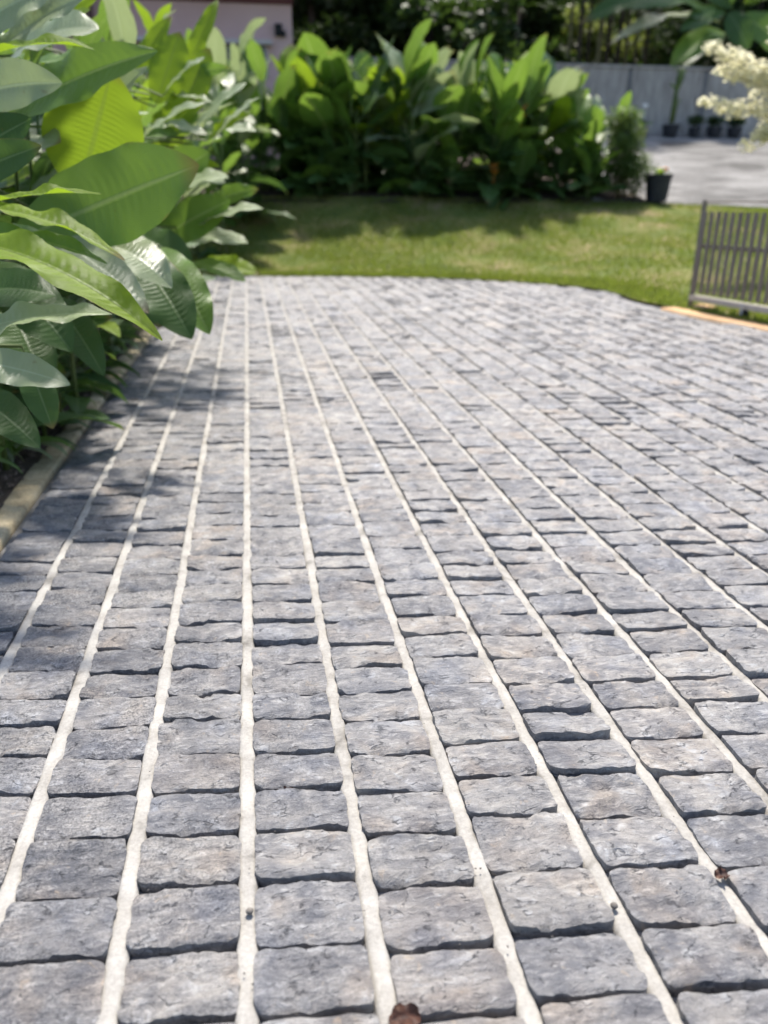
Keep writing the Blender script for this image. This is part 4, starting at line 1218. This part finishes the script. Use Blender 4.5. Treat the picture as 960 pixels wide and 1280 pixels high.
for q in (((890, 18), (724, 30), 25.4, 24.6, 30, .55, .55, LD), ((900, 28), (760, 58), 25.3, 24.4, 28, .3, .4, LP), ((905, 40), (838, 82), 25.4, 24.7, 34, .6, .4, LM),
          ((905, 50), (842, 92), 25.3, 24.8, 22, .5, .3, LD), ((915, 10), (780, -28), 25.6, 25.2, 30, .6, .4, LD), ((925, 20), (985, 70), 25.4, 24.8, 36, .6, .5, LM),
          ((912, 15), (935, 62), 25.2, 24.6, 30, .7, .3, LD), ((930, 5), (1010, -40), 25.6, 25.2, 34, .6, .3, LB_), ((915, 5), (900, -90), 25.6, 25.4, 34, .8, .15, LD), ((905, 12), (850, 40), 25.5, 24.5, 26, .7, .3, LD)):
    far_leaf(root, loc, *q, seed=int(q[0][0] + q[1][0]))

def tree(loc, h_, crown_r, nleaf, mat, seed, label, group, trunk_r=0.16, lo=0.25, leaf=0.16, name="forest_tree", lean=0.0):
    r = random.Random(seed)
    root = tag(empty(name, loc), label, "tree", group)
    mb = MB()
    bend = Vector((r.gauss(0, .4) + lean, r.gauss(0, .3), 0))
    pts = [Vector((0, 0, -.2)) + Vector((0, 0, h_ * t)) + bend * t * t for t in (0, .15, .35, .6, .85)]
    mb.tube(pts, [trunk_r * k for k in (1.25, 1, .85, .6, .25)], 9)
    mb.build("trunk", M['bark'], root, True)
    cs = []
    for i in range(9):
        t = r.uniform(lo, .8)
        p = Vector((0, 0, h_ * t)) + bend * t * t
        a = r.uniform(0, 6.28)
        q = p + Vector((math.cos(a), math.sin(a), r.uniform(.1, .6))) * crown_r * r.uniform(.5, .95)
        mb = MB(); mb.tube([p, p.lerp(q, .5) + Vector((0, 0, .1)), q], [trunk_r * .4, trunk_r * .25, .015], 5); mb.build("limb", M['bark'], root, True)
        for _ in range(4):
            c = q + Vector((r.gauss(0, .35), r.gauss(0, .35), r.gauss(0, .3))) * crown_r * .55
            s = crown_r * r.uniform(.22, .42)
            cs.append((c.x, c.y, c.z, s, s, s * .7))
    V, F = leaf_cloud(nleaf, cs, leaf, seed, 0.5)
    link("crown", fast_mesh("crown", V, F, mat), root)
    return root
GT = "dark trees on the slope behind the wall"
trees = [
 (395, 27.0, 7.0, 2.4, 5200, 'fol_dark', "dark tree just right of the mauve house"),
 (455, 29.5, 8.0, 2.6, 5200, 'fol_dark', "dark tree behind the hedge's yellow-green clumps"),
 (530, 26.6, 5.5, 2.2, 6000, 'fol_mid', "blue-green bushy tree behind the middle of the hedge"),
 (600, 28.5, 6.5, 2.5, 5600, 'fol_mid', "blue-green tree left of the bamboo canes"),
 (640, 26.8, 4.6, 1.5, 4800, 'fol_dark', "low dark tree beside the bamboo canes"),
 (875, 31.5, 8.0, 2.2, 5200, 'fol_dark', "dark tree behind the banana plant's drooping leaves"),
 (940, 29.5, 8.0, 2.6, 5200, 'fol_mid', "tree behind the banana plant at the right edge"),
 (1040, 27.5, 7.5, 2.6, 4200, 'fol_mid', "tree past the right edge behind the grey wall"),
 (320, 31.0, 9.0, 3.0, 4200, 'fol_dark', "tall dark tree rising behind the mauve house"),
]
for i, (px, Y, hh, cr_, nl, mt, lab) in enumerate(trees):
    tree(back_loc(px, Y), hh, cr_, nl, M[mt], 300 + i, lab, GT, lo=0.05)
# upright bamboo canes between the trees
GB = "upright canes beyond the grey wall"
rb_ = random.Random(4)
cpx = [708, 720, 732, 744, 755, 768, 780, 792, 804]
_ord = ['first', 'second', 'third', 'fourth', 'fifth', 'sixth', 'seventh', 'eighth', 'ninth']
for i, px in enumerate(cpx):
    Y = rb_.uniform(25.2, 26.4)
    lc = back_loc(px, Y)
    hh = rb_.uniform(5.5, 7.5)
    rr = rb_.uniform(.035, .10)
    root = tag(empty("bamboo_cane", lc), _ord[i] + " upright cane beyond the grey wall, counted from the hedge side", "cane", GB)
    mb = MB()
    b = rb_.gauss(0, .25)
    pts = [Vector((b * t * t, 0, -.2 + hh * t)) for t in np.linspace(0, 1, 7)]
    mb.tube(pts, [rr * (1 - .4 * t) for t in np.linspace(0, 1, 7)], 7)
    mb.build("stem", M['bark'] if i % 3 else M['cane'], root, True)
    V, F = leaf_cloud(260, [(b, 0, hh * .95, .6, .6, .8), (b * .5, 0, hh * .7, .5, .5, .6)], 0.14, 40 + i, 0.22)
    link("crown", fast_mesh("crown", V, F, M['fol_dark']), root)
# uncountable undergrowth on the slope
cs = []
ru = random.Random(31)
for _ in range(240):
    Y = ru.uniform(28.5, 40); X = ru.uniform(-14, 26)
    s = ru.uniform(.5, 1.3)
    cs.append((X, Y, height(X, Y) + s * .5, s * 1.3, s, s))
V, F = leaf_cloud(34000, cs, 0.15, 77, 0.5)
tag(link("undergrowth", fast_mesh("undergrowth", V, F, M['fol_dark'])), "tangled dark undergrowth covering the slope behind the wall", "undergrowth", kind='stuff')
cs = [(back_loc(px, 31).x, 31 + ru.uniform(0, 2), back_loc(px, 31).z + ru.uniform(.3, 2.2), .8, .6, .7) for px in (715, 735, 752, 770, 790, 812, 700)]
V, F = leaf_cloud(2600, cs, 0.14, 78, 0.4)
tag(link("sun_tinted_thicket", fast_mesh("sun_tinted_thicket", V, F, M['fol_sun_tinted'])), "yellowish sunlit thicket glimpsed between the canes", "undergrowth", kind='stuff')

# ------------------------------------------------------------------ fallen bits on the paving
def fallen_leaf(px, py, L, W, rz, curl, seed, label, lift=0.004, droop=0.6):
    c = gnd(px, py)
    me = leaf_mesh("fallen_leaf", M['deadleaf'], L, W, 0.25, droop, curl, 0.006, 0.6, seed, 14, 8, 0.05, 0.02, 0.45)
    o = link("fallen_leaf", me, None, (c.x, c.y, lift))
    o.rotation_euler = (0, 0, rz)
    return tag(o, label, "leaf", "dead leaves dropped on the driveway")
fallen_leaf(486, 1280, 0.050, 0.026, 0.15, 0.8, 3, "dark brown curled dead leaf at the bottom edge of the paving", 0.002, 1.0)
fallen_leaf(895, 1096, 0.026, 0.016, 0.3, 0.7, 5, "small brown dead leaf lodged in a right-hand mortar line", -0.002)
fallen_leaf(345, 990, 0.036, 0.010, 0.1, 0.4, 6, "thin tan leaf scrap lying in a cross joint", -0.006, 0.3)
c = gnd(312, 1139)
mb = MB(); mb.lathe((0, 0, 0), [(0, 0), (.0055, .001), (.0065, .004), (.004, .007), (0, .0078)], 9)
tag(mb.build("pebble", M['pebble'], smooth=True, loc=(c.x, c.y, -0.003)), "tiny dark pebble sitting on the mortar line", "pebble", "pebbles on the mortar")
c = gnd(768, 1130)
tag(mb.build("pebble", M['pebble'], smooth=True, loc=(c.x, c.y, -0.007)), "tiny brown pebble on the mortar line near the small dead leaf", "pebble", "pebbles on the mortar")

mb = MB()
rgx = random.Random(91)
for _ in range(260):
    px, py = rgx.uniform(-40, 1000), 330 + 980 * rgx.random() ** 0.8
    c = gnd(px, py)
    if not inside(c.x, c.y) or c.y > 9: continue
    z0 = 0.0005
    sz = rgx.uniform(.0006, .0018); a = rgx.uniform(0, 6.28)
    ca, sa = math.cos(a) * sz, math.sin(a) * sz
    mb.add([(c.x - ca * 1.6, c.y - sa * 1.6, z0), (c.x + sa, c.y - ca, z0), (c.x + ca * 1.6, c.y + sa * 1.6, z0), (c.x - sa, c.y + ca, z0), (c.x, c.y, z0 + sz)], [(0, 1, 4), (1, 2, 4), (2, 3, 4), (3, 0, 4)])
tag(mb.build("grit", M['pebble']), "tiny crumbs of grit and soil scattered on the driveway", kind='stuff')
